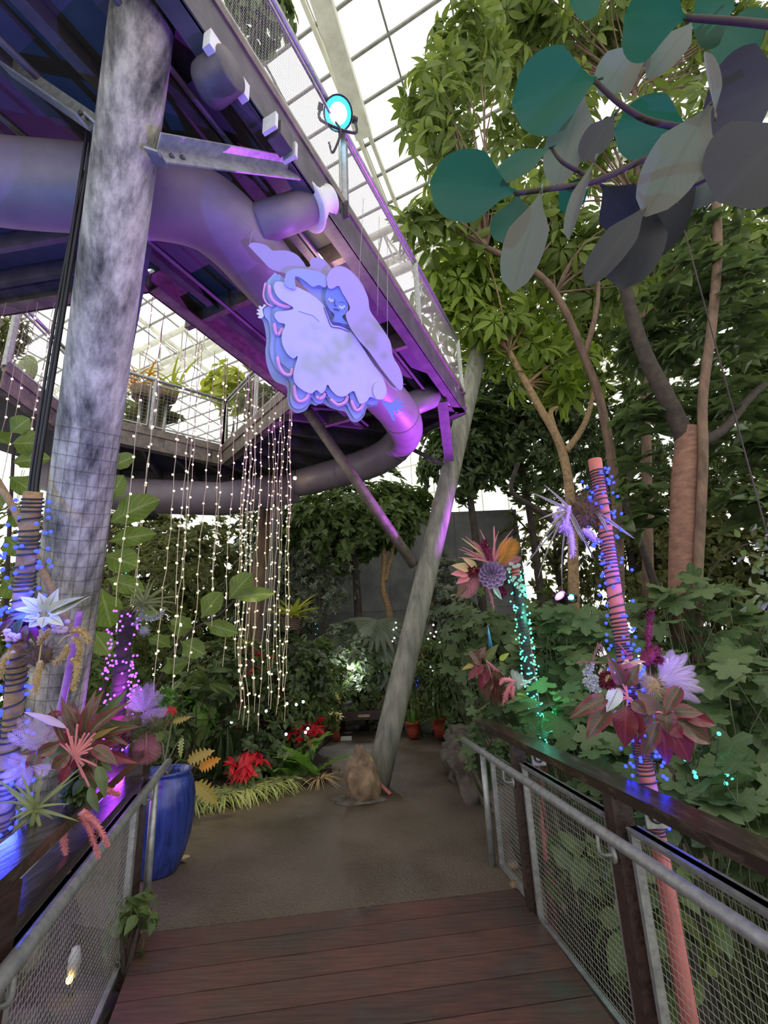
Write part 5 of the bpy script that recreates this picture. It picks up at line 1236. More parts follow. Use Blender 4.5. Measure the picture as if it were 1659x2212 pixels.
basket('slatted basket of lime strap leaves hanging before the wall', 632, 1345, 7.4, 46, 'lime', .5, 34, strip(blade(.11), 7, .25, .35)); basket('small slatted basket hanging low behind the strands', 528, 1402, 7.2, 30, 'lime', .28, 16); basket('dark slatted basket behind the slim column with croton leaves', 905, 1420, 9.4, 30, 'yellow', .35, 20)

# ================================================================== NEAR OBJECTS ON THE PATH
pc = AZ(335, 1888, 0) + np.array([0, .02, 0]); t = thing('glazed_urn', 'ribbed dark blue glazed urn standing at the path end of the deck rail', 'urn', pc); b = MB(); 
prof = [(0, 0), (.14, 0), (.155, .02), (.195, .12), (.23, .25), (.247, .38), (.247, .50), (.232, .60), (.21, .66), (.195, .68), (.207, .695), (.212, .71), (.195, .715), (.18, .69), (.165, .62), (0, .61)]; n_ = 72
b.lathe(pc, prof, n_); V = b.V[0]
for i in range(len(prof)):
    for j in range(n_):
        if 2 <= i <= 8: q = V[i * n_ + j] - pc; f = 1 + .012 * (1 if j % 2 else -1); V[i * n_ + j] = pc + np.array([q[0] * f, q[1] * f, q[2]])
b.build('urn_body', M['blueglaze'], t); b = MB(); b.lathe(pc, [(0, .655), (.17, .65)], 20); b.build('potting_soil', M['soil'], t)
# philodendron growing out of the urn
def toothed(n=9):
    def w_(s): return (.26 * math.sin(PI * s ** .8) ** .7 * (0.72 + .28 * math.cos(s * 2 * PI * n))) if 0 < s < 1 else .01
    return strip(w_, 44, .12, .2, 2)


PHIL = toothed(7); t = thing('philodendron', 'yellowing toothed philodendron leaning out of the blue urn', 'plant', pc + up3 * .8); top = pc + up3 * .66
for bx, by_, tx, ty, wp, d, ro, kd in ((405, 1645, 455, 1622, 34, 4.3, .2, 'yellow'), (420, 1690, 470, 1735, 42, 4.2, .2, 'yellow'), (395, 1705, 420, 1740, 20, 4.2, .3, 'yellow'), (385, 1755, 352, 1840, 16, 3.9, .4, 'tan'), (430, 1660, 470, 1640, 30, 4.5, .3, 'orange'), (372, 1560, 408, 1550, 16, 4.3, .5, 'yellow'), (395, 1590, 385, 1640, 16, 4.2, .5, 'spider'), (350, 1600, 330, 1560, 30, 4.4, .3, 'mid'), (400, 1700, 440, 1700, 22, 4.3, .3, 'lime')):
    A = W(bx, by_, d); b = MB(); bladeleaf(b, A, W(tx, ty, d - .05), wp * d / F, unit(-ray(bx, by_) + up3 * .4), PHIL, ro); lfo = b.build('leaf', LM[kd], t)
    b = MB(); m_ = (top + A) / 2 + up3 * .06; b.tube(smoothpath([top + rng.normal(size=3) * .02, m_, A], 6), .006, 6); b.build('petiole', M['stem'] if kd != 'tan' else M['barkt'], t)
t = thing('fallen_leaf', 'pale curled dead leaf lying on the path beside the urn', 'leaf', AZ(400, 1862, .0)); b = MB(); b.leaves(BIG, [np.array(ploc(t)) + up3 * .006 + np.array([-.12, 0, 0])], [np.array([1, .3, .02])], [up3], .24, 0, 1.1); b.build('blade', LM['tan'], t)

# boulder at the column foot
bc = AZ(785, 1725, 0)
rock('boulder', bc + np.array([0.0, .0, .16]), (.17, .16, .30), M['rockt'], 11, 5, .28, 'tan upright boulder wedged against the foot of the slim leaning column', 'boulder', shape=lambda v: Vector((v.x * (1.15 - .9 * max(0, v.z)) - .06 * v.z, v.y * (1.15 - .8 * max(0, v.z)), v.z * 1.15)))
rock('low_stone', bc + np.array([-.05, -.02, .0]), (.30, .22, .035), M['rockg'], 12, 4, .2, 'flat dusty mound of mortar under the tan boulder', 'stone')
t = thing('orange_bracket', 'short reddish plate at the foot of the slim column', 'plate', AZ(832, 1715, 0)); c = np.array(ploc(t)); b = MB(); b.beam(c + np.array([-.05, .0, .10]), c + np.array([.06, -.05, .01]), .05, .012); b.build('plate', M['pinkpole'], t, smooth=False)
for px, py, r_, lab in ((1108, 1878, .045, 'round tan stone resting at the foot of the railing end post'), (1112, 1916, .03, 'small pale stone at the corner of the deck'), (1060, 1700, .1, 'grey stone at the foot of the rock ledge')):
    c = AZ(px, py, 0); rock('stone', c + up3 * r_ * .5, (r_, r_, r_ * .8), M['rockt'], int(px), 3, .3, lab, 'stone')
# rock bank seen through the left panel
rock('rock_bank', (-2.9, 2.7, -.55), (1.25, 1.35, .75), M['rockg'], 21, 5, .4, 'grey rock bank seen through the mesh below the thick column', 'rock', freq=2.2)
shrub('creeper', 'small heart leaved creeper climbing the foot of the end post by the urn', 'plant', 282, 1990, 3.15, 100, 170, 'mid', OVAL, 26, 3, .085, -.1, spread=.9)
t = thing('ground_spotlight', 'small blue and white ground light shining behind the mesh below the air plant', 'lamp', W(160, 2085, 2.6)); c = np.array(ploc(t)); b = MB(); b.lathe(c, [(0, -.06), (.028, -.05), (.034, .03), (.02, .09), (0, .1)], 16, unit(np.array([.1, -.2, 1]))); b.build('lamp_head', M['white'], t); b = MB(); b.ball(c + np.array([.0, -.03, -.05]), .018, 10, 6); b.build('bulb', emat('amber_bulb', (1, .55, .15), 6), t); b = MB(); b.tube([c - up3 * .05, [c[0], c[1], -.8]], .01, 6); b.build('stake', M['black'], t)

# ================================================================== FLOWER ARRANGEMENTS ON THE POLES
class Spray:
    """an arrangement fixed to a pole; positions are read from the photo at the pole's depth"""
    def __init__(s, name, label, cat, conv, cx, cy, d):
        s.cv = conv; s.d = d; s.t = thing(name, label, cat, W(*conv(cx, cy), d)); s.sc = abs(conv(1, 0)[0] - conv(0, 0)[0]) * d / F

    def p(s, x, y, dd=0.0): return W(*s.cv(x, y), s.d + dd)

    def leaf(s, bx, by_, tx, ty, w_, kind, T=BIG, dd=-.03, ro=.2, tip=-.03, nm='leaf'):
        b = MB(); A, B = s.p(bx, by_, dd), s.p(tx, ty, dd + tip); bladeleaf(b, A, B, w_ * s.sc, unit(-ray(*s.cv(bx, by_)) + up3 * .35), T, ro); return b.build(nm, LM[kind], s.t)

    def stalk(s, pts, kind, r=.004, dd=-.02):
        b = MB(); b.tube(smoothpath([s.p(x, y, dd) for x, y in pts], 5), r, 6); b.build('stalk', LM[kind], s.t)

    def fuzz(s, pts, r, kind, n=160, L=.03, nm='plume', dd=-.03, sh=None):
        """furry tapering plume along a path; r in picture units"""
        P = smoothpath([s.p(x, y, dd) for x, y in pts], 6); k = len(P); q = np.linspace(0, 1, k); R = r * s.sc * (np.sin(PI * np.clip(q * .86 + .14, 0, 1)) ** .6 * .9 + .08) if sh is None else r * s.sc * sh(q)
        b = MB(); b.tube(P, R * .72, 9); i = rng.integers(0, k - 1, n); C = P[i] + (P[i + 1] - P[i]) * rng.uniform(size=(n, 1)); t_ = unit(P[np.minimum(i + 1, k - 1)] - P[i]); D = unit(rng.normal(size=(n, 3))); D = unit(D - t_ * np.sum(D * t_, 1, keepdims=True) + t_ * .6)
        b.leaves(NARROW, C + D * (R[i] * .5)[:, None], D, unit(rng.normal(size=(n, 3))), L * rng.uniform(.7, 1.2, n)); b.build(nm, LM[kind], s.t)

    def tuft(s, x, y, r, kind, n=160, T=NARROW, nm='flower_head', L=.5, dd=-.03):
        c = s.p(x, y, dd); R = r * s.sc; D = unit(rng.normal(size=(n, 3)) + np.array([0, -.5, .1])); b = MB(); b.ball(c, R * .6, 12, 8); b.leaves(T, c + D * R * (1 - L) * .9, D, unit(rng.normal(size=(n, 3))), R * L * 1.1 * rng.uniform(.8, 1.2, n)); b.build(nm, LM[kind], s.t)

    def fan_(s, x, y, tips, w_, kind, T=STRAP, nm='frond', dd=-.02, ro=.3, tip=-.03):
        for tx, ty in tips: s.leaf(x, y, tx, ty, w_, kind, T, dd + rng.uniform(-.03, .03), ro * rng.uniform(-1, 1), tip + rng.uniform(-.05, .05), nm)


c6 = lambda x, y: (1200 + x / 2.765, 1000 + y / 2.765)
c5 = lambda x, y: (950 + x / 3.402, 1100 + y / 3.402)
cB = lambda x, y: (950 + x / 2.34, 600 + y / 2.34)
c1 = lambda x, y: (x / 3.686, 1050 + y / 3.686)
c2 = lambda x, y: (x / 3.107, 1500 + y / 3.107)
PF = merge([xform(strip(lance(.026), 3, .1, .15), Matrix.Translation((0, .06 + i * .034, 0)) @ rotz(sd * (.85 - i * .022)) @ Matrix.Scale(.36 * math.sin(.5 + i * .1), 4)) for i in range(26) for sd in (-1, 1)] + [strip(blade(.012), 6, .1, .05)])
LACE = merge([xform(merge([xform(strip(lance(.032), 2, .1, .1), Matrix.Translation((0, .1 + k * .11, 0)) @ rotz(s2 * .9) @ Matrix.Scale(.3, 4)) for k in range(7) for s2 in (-1, 1)] + [strip(blade(.03), 2, .1, .1)]), Matrix.Translation((0, .08 + i * .075, 0)) @ rotz(sd * .85) @ Matrix.Scale(.45 * math.sin(.5 + i * .22), 4)) for i in range(11) for sd in (-1, 1)] + [strip(blade(.012), 5, .1, .1)])

# A: big bouquet half way up the tall blue lit pole
dA = depth(AY(1400, 1500, by)) - .05
s = Spray('flower_spray', 'large bouquet of maroon leaves and lilac plumes on the tall blue lit pole', 'flowers', c6, 480, 1380, dA)
s.tuft(560, 1330, 95, 'tan', 260, GRASS, 'dried_moss', .7, .03); s.tuft(310, 1300, 62, 'crimson', 240, SMALL, 'cockscomb_flower', .4)
for x, y in ((190, 1250), (230, 1290), (210, 1340), (245, 1350), (185, 1310), (205, 1215)): s.tuft(x, y, 30, 'silver', 60, OVAL, 'hydrangea_floret', .5)
for tx, ty in ((880, 1440), (870, 1300), (905, 1360), (840, 1205), (790, 1130), (700, 1105), (740, 1140), (820, 1420), (850, 1250), (640, 1140)): s.leaf(620 + rng.uniform(-20, 30), 1300, tx, ty, 58, 'lilac', PF, .0, .3 * rng.uniform(-1, 1), .02, 'plume')
s.fuzz([(560, 1160), (552, 1050), (560, 960), (568, 890)], 17, 'plum', 200, .02); s.fuzz([(520, 1200), (580, 1130), (600, 1170)], 50, 'plum', 260, .03)
s.stalk([(430, 1150), (400, 1110), (370, 1075)], 'crimson', .005)
for pts in ([(120, 1195), (220, 1190), (310, 1200)], [(215, 1185), (262, 1085), (285, 1150)]): s.fuzz(pts, 13, 'mulch', 40, .02, 'wood_chip')
for tx, ty in ((545, 1185), (520, 1215), (400, 1195), (420, 1175), (300, 1300), (330, 1310), (350, 1295)): s.leaf(440 if ty < 1250 else 320, 1190 if ty < 1250 else 1265, tx, ty, 20, 'tan', OVAL, -.05, .2, -.02, 'finger_petal')
A_ = [(310, 1400, 112, 1488, 82, 'maroon'), (325, 1465, 182, 1612, 105, 'maroon'), (375, 1345, 318, 1470, 78, 'silver'), (425, 1455, 405, 1700, 125, 'crimson'), (400, 1320, 350, 1200, 80, 'maroon'), (420, 1330, 478, 1225, 75, 'maroon'), (470, 1470, 470, 1690, 100, 'crimson'), (460, 1420, 540, 1500, 70, 'maroon'),
      (610, 1550, 515, 1745, 92, 'maroon'), (660, 1470, 655, 1600, 108, 'maroon'), (715, 1530, 998, 1692, 115, 'maroon'), (740, 1490, 1002, 1572, 80, 'crimson'), (645, 1590, 655, 1808, 95, 'crimson'), (690, 1585, 848, 1818, 120, 'crimson'), (745, 1335, 650, 1475, 82, 'maroon'), (570, 1490, 480, 1600, 70, 'maroon'), (690, 1490, 880, 1470, 80, 'maroon'), (600, 1490, 530, 1400, 90, 'mulch'), (680, 1560, 760, 1640, 80, 'crimson')]
for bx, by2, tx, ty, w_, kd in A_:
    cx, cy = (432, 1400) if bx < 490 else (640, 1495); s.stalk([(cx, cy), ((cx + bx) / 2, (cy + by2) / 2 - 6), (bx, by2)], 'pinkplume', .004, -.06); s.leaf(bx, by2, tx, ty, w_ * 1.08, kd, BIG, -.06, .25 * rng.uniform(-1, 1), -.05)
# B: moss ball with striped orchid leaves
dB = depth(AY(1255, 1110, by)) + .02
s = Spray('orchid_ball', 'moss ball with striped orchid leaves and hanging lilac flowers on the tall pole', 'flowers', cB, 720, 1190, dB)
s.tuft(722, 1190, 104, 'moss', 620, GRASS, 'moss_ball', .55, .0)
for tx, ty, w_ in ((545, 1105, 30), (598, 1072, 26), (560, 1160, 26), (493, 1275, 24), (440, 1420, 14), (545, 1512, 16), (762, 1392, 30), (982, 1312, 30), (915, 1340, 28), (470, 1370, 20), (575, 1200, 24), (690, 1290, 22), (530, 1300, 16)):
    s.leaf(660 if tx < 800 else 790, 1185, tx, ty, w_ * .62, 'orchid', STRAP if ty < 1350 else GRASS, -.06, .4 * rng.uniform(-1, 1), -.1)
for pts in ([(600, 1165), (620, 1230), (640, 1290)], [(650, 1240), (665, 1320), (672, 1405)], [(580, 1190), (600, 1250), (610, 1270)], [(720, 1270), (760, 1300), (790, 1330)], [(655, 1150), (640, 1220), (650, 1290)]): s.fuzz(pts, 20, 'lilac', 150, .02, 'flower_cluster', -.07)
# C: dyed bouquet at the head of the green pole
dC = depth(AY(1065, 1235, gy)) - .04
s = Spray('flower_spray', 'pink and orange dyed bouquet at the head of the sea green pole', 'flowers', c5, 370, 430, dC)
s.fan_(390, 400, [(250, 225), (195, 300), (225, 320), (300, 240), (352, 185), (430, 130), (458, 150), (380, 165), (490, 205), (210, 280), (420, 160), (270, 270)], 20, 'pinkfern', GRASS, 'grass_frond')
s.fan_(395, 410, [(235, 305), (290, 330), (245, 235), (330, 240)], 26, 'tan', GRASS, 'grass_frond'); s.leaf(420, 410, 565, 212, 150, 'orange', PF, -.04, .2, -.03, 'palm_frond'); s.leaf(440, 405, 480, 230, 70, 'orange', PF, .0, .5, 0, 'palm_frond'); s.leaf(450, 420, 605, 350, 60, 'pinkfern', PF, -.05, .3, 0, 'palm_frond')
s.fuzz([(380, 390), (350, 320), (325, 245)], 34, 'plum', 220, .04); s.leaf(300, 440, 145, 650, 150, 'pinkfern', PF, -.05, .2, -.02, 'palm_frond'); s.leaf(300, 450, 205, 640, 90, 'crimson', PF, -.03, .3, -.02, 'palm_frond')
for bx, by2, tx, ty, w_, kd in ((220, 450, 112, 395, 70, 'tan'), (210, 480, 100, 455, 70, 'pinkplume'), (220, 500, 125, 525, 60, 'pinkplume'), (270, 440, 190, 350, 50, 'tan'), (200, 560, 100, 640, 40, 'mulch')): s.leaf(bx, by2, tx, ty, w_, kd, BIG, -.05)
s.tuft(245, 455, 55, 'crimson', 180, OVAL, 'red_flower', .5)
b = MB(); c_ = s.p(380, 480, -.09); fx = unit(-ray(*c5(380, 480)))
for ring_, (n_, r_, k_) in enumerate(((6, .02, .9), (9, .055, .55), (12, .09, .25), (13, .115, .05))):
    for q in range(n_):
        a = q * 2 * PI / n_ + ring_ * .4; D = VR * math.cos(a) + VU * math.sin(a); pp = c_ + D * r_ * .35 + fx * .04 * k_; b.leaves(strip(obov(.34), 6, .5, -.35, 1), [pp], [D + fx * k_ * 1.2], [fx], [.035 + r_ * .5])
b.build('succulent', LM['succ'], s.t)
for x, y in ((520, 400), (545, 420), (505, 440), (575, 410), (530, 520), (560, 545), (585, 520), (600, 560), (620, 590), (590, 600), (625, 630), (545, 500), (575, 575)): s.leaf(x, y - 14, x + 8, y + 18, 34, 'silver', OVAL, -.06, .2, 0, 'eucalyptus_leaf')
s.leaf(395, 560, 455, 670, 40, 'silver', BIG, -.04); s.fuzz([(350, 580), (375, 640), (395, 730)], 13, 'pinkfern', 60, .02); s.tuft(450, 610, 50, 'plum', 120, SMALL, 'dark_foliage', .5, .02)
# D: second bouquet lower on the green pole
dD = depth(AY(1075, 1460, gy)) - .05
s = Spray('flower_spray', 'bouquet of maroon leaves and coral amaranth half way down the sea green pole', 'flowers', c5, 420, 1230, dD)
for bx, by2, tx, ty, w_, kd in ((330, 1150, 195, 1225, 80, 'crimson'), (300, 1140, 240, 1050, 70, 'maroon'), (360, 1180, 275, 1310, 90, 'crimson'), (380, 1210, 310, 1400, 90, 'maroon'), (400, 1220, 400, 1480, 70, 'maroon'), (430, 1240, 475, 1510, 80, 'maroon'), (500, 1300, 555, 1480, 80, 'maroon'), (330, 1110, 420, 1000, 60, 'olive'), (280, 1090, 330, 1020, 60, 'maroon'), (420, 1180, 400, 1320, 80, 'maroon'), (250, 1150, 170, 1160, 40, 'yellow'), (440, 1110, 500, 1060, 40, 'lime')): s.leaf(bx, by2, tx, ty, w_, kd, BIG, -.04)
s.fan_(340, 1110, [(460, 1215), (440, 1190), (480, 1230), (420, 1210), (400, 1230)], 14, 'pinkfern', GRASS, 'grass_frond', -.08)
for pts in ([(440, 1290), (470, 1255), (530, 1265), (500, 1330), (465, 1435)], [(545, 1300), (530, 1350), (545, 1395)], [(520, 1280), (490, 1350), (480, 1400)]): s.fuzz(pts, 20, 'pinkplume', 220, .022, 'amaranth', -.09)
s.fan_(575, 1330, [(530, 1170), (560, 1180), (600, 1200), (620, 1240)], 46, 'silver', PF, 'frosted_sprig', -.04); s.fan_(570, 1360, [(650, 1345), (660, 1365), (655, 1385), (630, 1395), (610, 1400)], 18, 'lime', STRAP, 'yellow_petal', -.06); s.fan_(590, 1290, [(720, 1250), (700, 1235), (690, 1290)], 14, 'silver', GRASS, 'sprig', -.06)
b = MB(); b.tube([s.p(375, 1010), s.p(352, 850)], [.018, .002], 8); b.build('blue_cone', mat('blue_satin', (.08, .36, .58), (.05, .24, .42), .35), s.t)
# E: pampas bouquet at the left
s = Spray('flower_spray', 'pampas and silver leaf bouquet on the tan bamboo with blue lights', 'flowers', c1, 330, 1250, 1.92)
s.tuft(320, 1350, 140, 'mulch', 500, GRASS, 'straw_nest', .5, .02); s.tuft(170, 1130, 130, 'plum', 260, OVAL, 'dark_foliage', .5, .06)
for k in range(18):
    bx, by2 = 180 + rng.normal() * 70, 1150 + rng.normal() * 80; a_ = rng.uniform(0, 2 * PI); s.leaf(bx, by2, bx + 130 * math.cos(a_), by2 + 130 * math.sin(a_), 55, ('plum', 'maroon', 'dark')[k % 3], BIG, rng.uniform(-.02, .06), rng.uniform(-.6, .6))
for bx, by2, tx, ty, w_, kd in ((330, 1000, 195, 865, 95, 'silver'), (350, 990, 335, 875, 90, 'silver'), (370, 1000, 440, 868, 95, 'silver'), (380, 1010, 610, 900, 100, 'silver'), (320, 1030, 165, 1050, 90, 'silver'), (330, 1050, 215, 1110, 90, 'silver'), (360, 1040, 330, 1110, 90, 'silver'), (390, 1040, 470, 1080, 80, 'silver'), (300, 1010, 120, 950, 60, 'silver'), (400, 1020, 690, 865, 20, 'olive'), (340, 1060, 60, 1010, 60, 'mid')): s.leaf(bx, by2, tx, ty, w_, kd, BIG, -.05)
for pts, r_ in (([(310, 1265), (335, 1210), (385, 1160)], 30), ([(325, 1390), (300, 1500), (280, 1645)], 38), ([(115, 1320), (40, 1380), (0, 1520)], 34), ([(540, 1260), (510, 1350), (440, 1405)], 30), ([(560, 1160), (640, 1150), (712, 1235)], 28), ([(580, 1205), (630, 1260), (625, 1365)], 28), ([(570, 1370), (615, 1440), (585, 1612)], 36)): s.fuzz(pts, r_ * .8, 'tan', 420, .013, 'foxtail', -.06)
s.stalk([(330, 1260), (320, 1330), (310, 1400)], 'tan', .003, -.06); s.stalk([(460, 1260), (520, 1200), (580, 1180)], 'tan', .003, -.06)
for x, y in [(430 + 110 * rng.uniform(), 1080 + 90 * rng.uniform()) for _ in range(16)] + [(40 + 120 * rng.uniform(), 1150 + 100 * rng.uniform()) for _ in range(18)]: b = MB(); b.ball(s.p(x, y, -.03), .011, 8, 6); b.build('berry', LM['lilac'], s.t)
# F: large aglaonema bouquet and air plant on the left-hand rail
s = Spray('flower_spray', 'red and green leaf bouquet with lacy white fern over the rail near the urn', 'flowers', c2, 480, 480, 1.85)
Fl = [(540, 300, 385, 55, 90, 'maroon'), (570, 260, 590, 30, 90, 'crimson'), (600, 260, 770, 75, 100, 'crimson'), (620, 300, 855, 205, 80, 'crimson'), (610, 330, 715, 215, 60, 'yellow'), (620, 360, 770, 430, 110, 'crimson'), (590, 390, 650, 480, 100, 'maroon'), (470, 400, 320, 520, 110, 'maroon'), (400, 330, 200, 425, 100, 'maroon'), (450, 230, 150, 90, 55, 'lilac'), (520, 420, 430, 540, 90, 'crimson'), (650, 480, 725, 680, 90, 'mid'), (560, 480, 620, 660, 100, 'mid'), (540, 420, 690, 330, 90, 'crimson'), (480, 280, 330, 180, 60, 'crimson'), (560, 470, 660, 560, 80, 'maroon'), (600, 620, 650, 800, 70, 'mid'), (440, 330, 330, 110, 50, 'maroon'), (520, 200, 470, 60, 60, 'maroon'), (640, 260, 840, 300, 70, 'crimson'), (560, 560, 480, 700, 80, 'dark'), (470, 470, 380, 640, 90, 'crimson')]
for bx, by2, tx, ty, w_, kd in Fl: s.leaf(bx, by2, tx, ty, w_ * .8, 'maroon' if kd == 'crimson' and bx > 560 else kd, BIG, -.04 + rng.uniform(-.06, .06), .5 * rng.uniform(-1, 1)); s.stalk([(500, 420), ((500 + bx) / 2, (410 + by2) / 2), (bx, by2)], 'pinkplume', .004, -.05)
for k in range(34):
    bx, by2 = 520 + rng.normal() * 110, 400 + rng.normal() * 110; a_ = rng.uniform(-.4, PI + .4) if k % 3 else rng.uniform(PI, 2 * PI); ln = rng.uniform(150, 260)
    s.leaf(bx, by2, bx + ln * math.cos(a_), by2 - ln * math.sin(a_), rng.uniform(55, 95), ('maroon', 'crimson', 'maroon', 'dark', 'mid')[k % 5], BIG, rng.uniform(.0, .10), rng.uniform(-.6, .6), rng.uniform(-.08, .06))
s.fan_(300, 330, [(250, 120), (160, 260), (420, 250)], 80, 'silver', LACE, 'lace_fern')
s.fan_(250, 380, [(140, 140), (60, 240), (380, 180), (240, 170)], 100, 'lilac', LACE, 'lace_fern'); s.fan_(220, 480, [(10, 560), (50, 420), (340, 520), (130, 640)], 100, 'lilac', LACE, 'lace_fern')
for pts, r_ in (([(415, 860), (430, 1000), (455, 1185)], 36), ([(540, 790), (600, 900), (660, 1085)], 36), ([(545, 790), (640, 860), (722, 1012)], 42), ([(680, 640), (730, 650), (795, 672)], 24)): s.fuzz(pts, r_ * .85, 'pinkplume', 480, .012, 'amaranth', -.04, lambda q: 1.05 - .95 * q)
s.tuft(470, 800, 110, 'plum', 320, GRASS, 'dark_foliage', .6, .05); s.tuft(520, 640, 110, 'dark', 220, OVAL, 'dark_foliage', .6, .05)
s = Spray('air_plant', 'grey green air plant with long curling leaves hanging below the lacy white fern', 'plant', c2, 230, 770, 1.72)
s.fan_(230, 775, [(-20, 640), (30, 560), (130, 570), (180, 590), (270, 615), (395, 600), (445, 570), (440, 795), (370, 815), (305, 950), (262, 1065), (185, 1055), (60, 1195), (0, 945), (20, 820), (-10, 885), (90, 660), (320, 700), (140, 940), (215, 960), (60, 740), (260, 900), (10, 990)], 24, 'airplant', STRAP, 'leaf', -.02, .3, -.02)
# G and H: on the purple pole
s = Spray('flower_spray', 'lilac fern and pink frond bouquet low on the purple lit pole', 'flowers', c1, 1160, 1780, 3.05)
s.fan_(1140, 1800, [(1070, 1585), (1200, 1555), (1290, 1640), (1340, 1800), (1020, 1690), (1180, 1900)], 110, 'lilac', LACE, 'lace_fern')
for x, y in ((1070, 1890), (1250, 1900), (1120, 1960)): s.tuft(x, y, 95, 'olive', 200, GRASS, 'needle_tuft', .85, -.04)
for k in range(14):
    bx, by2 = 1130 + rng.normal() * 80, 1880 + rng.normal() * 70; a_ = rng.uniform(0, 2 * PI); s.leaf(bx, by2, bx + 130 * math.cos(a_), by2 + 130 * math.sin(a_), 60, ('plum', 'olive', 'dark', 'fern')[k % 4], BIG, rng.uniform(.0, .08), rng.uniform(-.6, .6))
s.leaf(1165, 1950, 1170, 2230, 230, 'pinkfern', PF, -.08, .2, -.02, 'palm_frond'); s.leaf(1150, 1990, 1120, 2180, 150, 'pinkfern', PF, -.06, .4, 0, 'palm_frond'); s.tuft(1310, 1680, 80, 'fern', 120, SMALL, 'green_fern', .7, .03); s.tuft(1000, 1980, 90, 'plum', 160, OVAL, 'dark_foliage', .6, .03)
s = Spray('air_plant', 'spiky grey air plant crowning the purple lit pole', 'plant', c1, 1150, 930, 3.2)
a_ = np.linspace(0, 2 * PI, 26)[:-1]; s.fan_(1150, 930, [(1150 + 190 * math.cos(a), 905 + 130 * math.sin(a)) for a in a_], 20, 'airplant', STRAP, 'leaf', -.02, .4)
s.fuzz([(1060, 1110), (1120, 1050), (1135, 980)], 15, 'silver', 90, .02, 'lichen_twig'); s.fuzz([(1130, 1040), (1220, 1050), (1300, 1000)], 15, 'silver', 120, .025, 'lichen_twig'); s.tuft(1150, 1150, 48, 'silver', 160, GRASS, 'seed_globe', .6)

# ================================================================== LITTLE LIGHTS AMONG THE PLANTS, WALKWAY PLANTERS
def sprinkle(label, key, pts, Y, r=None):
    P = [AY(x, y, Y + rng.uniform(-.1, .1)) for x, y in pts]; t = thing('fairy_light_string', label, 'string lights', P[0]); b = MB(); b.tube(smoothpath(P, 3), .003, 4); b.build('light_cable', M['cable'], t); bulbs(t, key, P, r or .011)


sprinkle('teal fairy lights trailing in dark leaves behind the tall pole', 'teal', [(1480, 1640), (1500, 1668), (1520, 1600), (1530, 1603), (1553, 1585), (1542, 1665), (1540, 1680), (1566, 1640), (1567, 1663), (1570, 1673), (1568, 1692), (1582, 1660), (1580, 1680), (1503, 1678)], 2.9)
sprinkle('pale blue lights on the foot of the tan wall tree', 'white', [(845, 1352), (850, 1360), (847, 1370), (852, 1378), (856, 1356), (855, 1345), (848, 1385)], 10.4, .02)
sprinkle('cool white lights at the foot of the mossy thin trunk', 'white', [(930, 1368), (938, 1375), (932, 1390), (950, 1388), (936, 1350), (942, 1365), (925, 1380), (935, 1450), (930, 1440), (940, 1490), (945, 1455)], 9.4, .016)
sprinkle('blue lights in the shrub just beyond the slim column', 'blue', [(888, 1455), (895, 1462), (902, 1470), (900, 1480), (885, 1475), (892, 1450), (880, 1570 - 60), (868, 1530)], 9.2, .02)
sprinkle('sea green lights on the frame behind the slatted lime basket', 'green', [(684, 1345), (686, 1358), (682, 1370), (688, 1385), (680, 1395), (676, 1402), (681, 1348)], 10.2, .02)
sprinkle('far teal lights glimpsed by the round black speaker', 'teal', [(268, 1228), (272, 1238), (270, 1248), (276, 1258), (280, 1265), (283, 1272), (274, 1232)], 8.4, .02)
sprinkle('tiny white lights sprinkled in the dark shrubs by the glossy fern', 'white', [(620, 1520), (640, 1522), (655, 1516), (660, 1582), (665, 1574), (618, 1586), (575, 1536), (525, 1540), (500, 1560)], 6.6, .006)


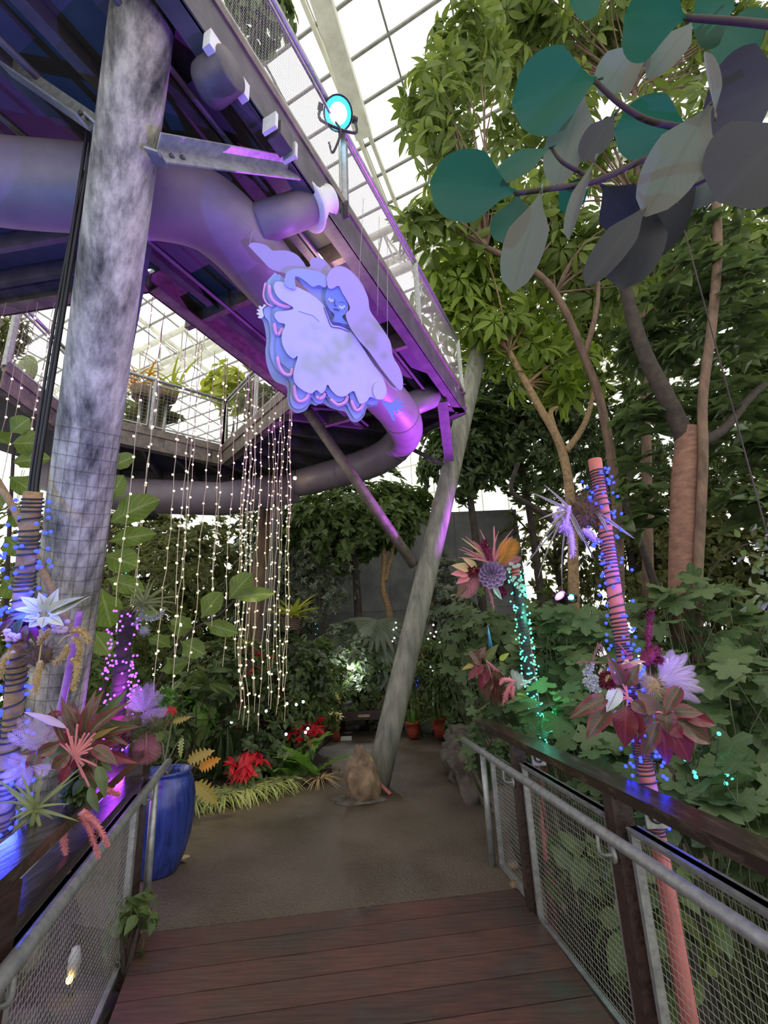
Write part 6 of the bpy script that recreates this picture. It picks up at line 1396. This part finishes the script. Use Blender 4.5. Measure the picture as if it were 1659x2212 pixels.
def planter(label, px, py, Y, n_, S, lm, T=STRAP, zoff=0):
    c = AY(px, py, Y); t = thing('walkway_planter', label, 'plant', c); a = rng.uniform(0, 2 * PI, n_); D = np.stack([np.cos(a), np.sin(a), rng.uniform(.3, 1.8, n_)], 1); b = MB(); b.leaves(T, np.tile(c, (n_, 1)) + rng.normal(size=(n_, 3)) * .1, D, unit(np.stack([-np.cos(a), -np.sin(a), np.full(n_, 1.3)], 1)), S * rng.uniform(.6, 1.1, n_)); b.build('foliage', LM[lm], t)
    b = MB(); b.lathe(c - up3 * .22, [(0, 0), (.16, 0), (.2, .2), (0, .2)], 14); b.build('planter_bowl', M['rockt'], t); b = MB(); b.tube([c - up3 * .2, [c[0], c[1], HT + .03]], .03, 8); b.build('bracket', M['galv'], t)


planter('bromeliad with yellow striped leaves on the back walkway railing', 362, 842, 7.6, 40, .55, 'lime'); planter('reddish bromeliad beside the yellow one on the back walkway railing', 308, 838, 7.4, 36, .45, 'orange'); planter('dark leafed plant low on the back walkway behind the railing mesh', 330, 910, 7.9, 60, .5, 'olive', OVAL)
shrub('walkway_shrub', 'bright yellow green shrub over the corner of the back walkway', 'shrub', 495, 840, 9.2, 130, 110, 'lime', OVAL, 34, 7, .28, HT, stems=True); shrub('walkway_shrub', 'pale leafy shrub behind the mesh where the strands hang thickest', 'shrub', 575, 880, 9.0, 120, 120, 'olive', OVAL, 60, 7, .2, HT)
shrub('walkway_shrub', 'airy green shrub behind the back walkway railing mesh', 'shrub', 265, 890, 8.6, 150, 110, 'mid', SMALL, 60, 8, .16, HT)
shrub('walkway_shrub', 'dark leafy creeper spilling over the walkway high beside the roof ridge', 'shrub', 545, 30, 3.6, 190, 130, 'mid', OVAL, 70, 6, .16, HT)
t = thing('cactus_pad', 'pale round cactus pad on the walkway at the far side of the column', 'plant', AY(57, 830, 6.6)); b = MB(); b.ball(AY(57, 800, 6.6), .24, 20, 12, 0, (.75, .3, 1.2)); b.build('pad', mat('cactus_skin', (.34, .40, .16), (.24, .3, .1), .6, scale=14), t); shrub('walkway_shrub', 'hanging pale leaves on the walkway at the photo edge', 'shrub', 20, 720, 6.0, 90, 110, 'olive', NARROW, 40, 8, .2, HT)
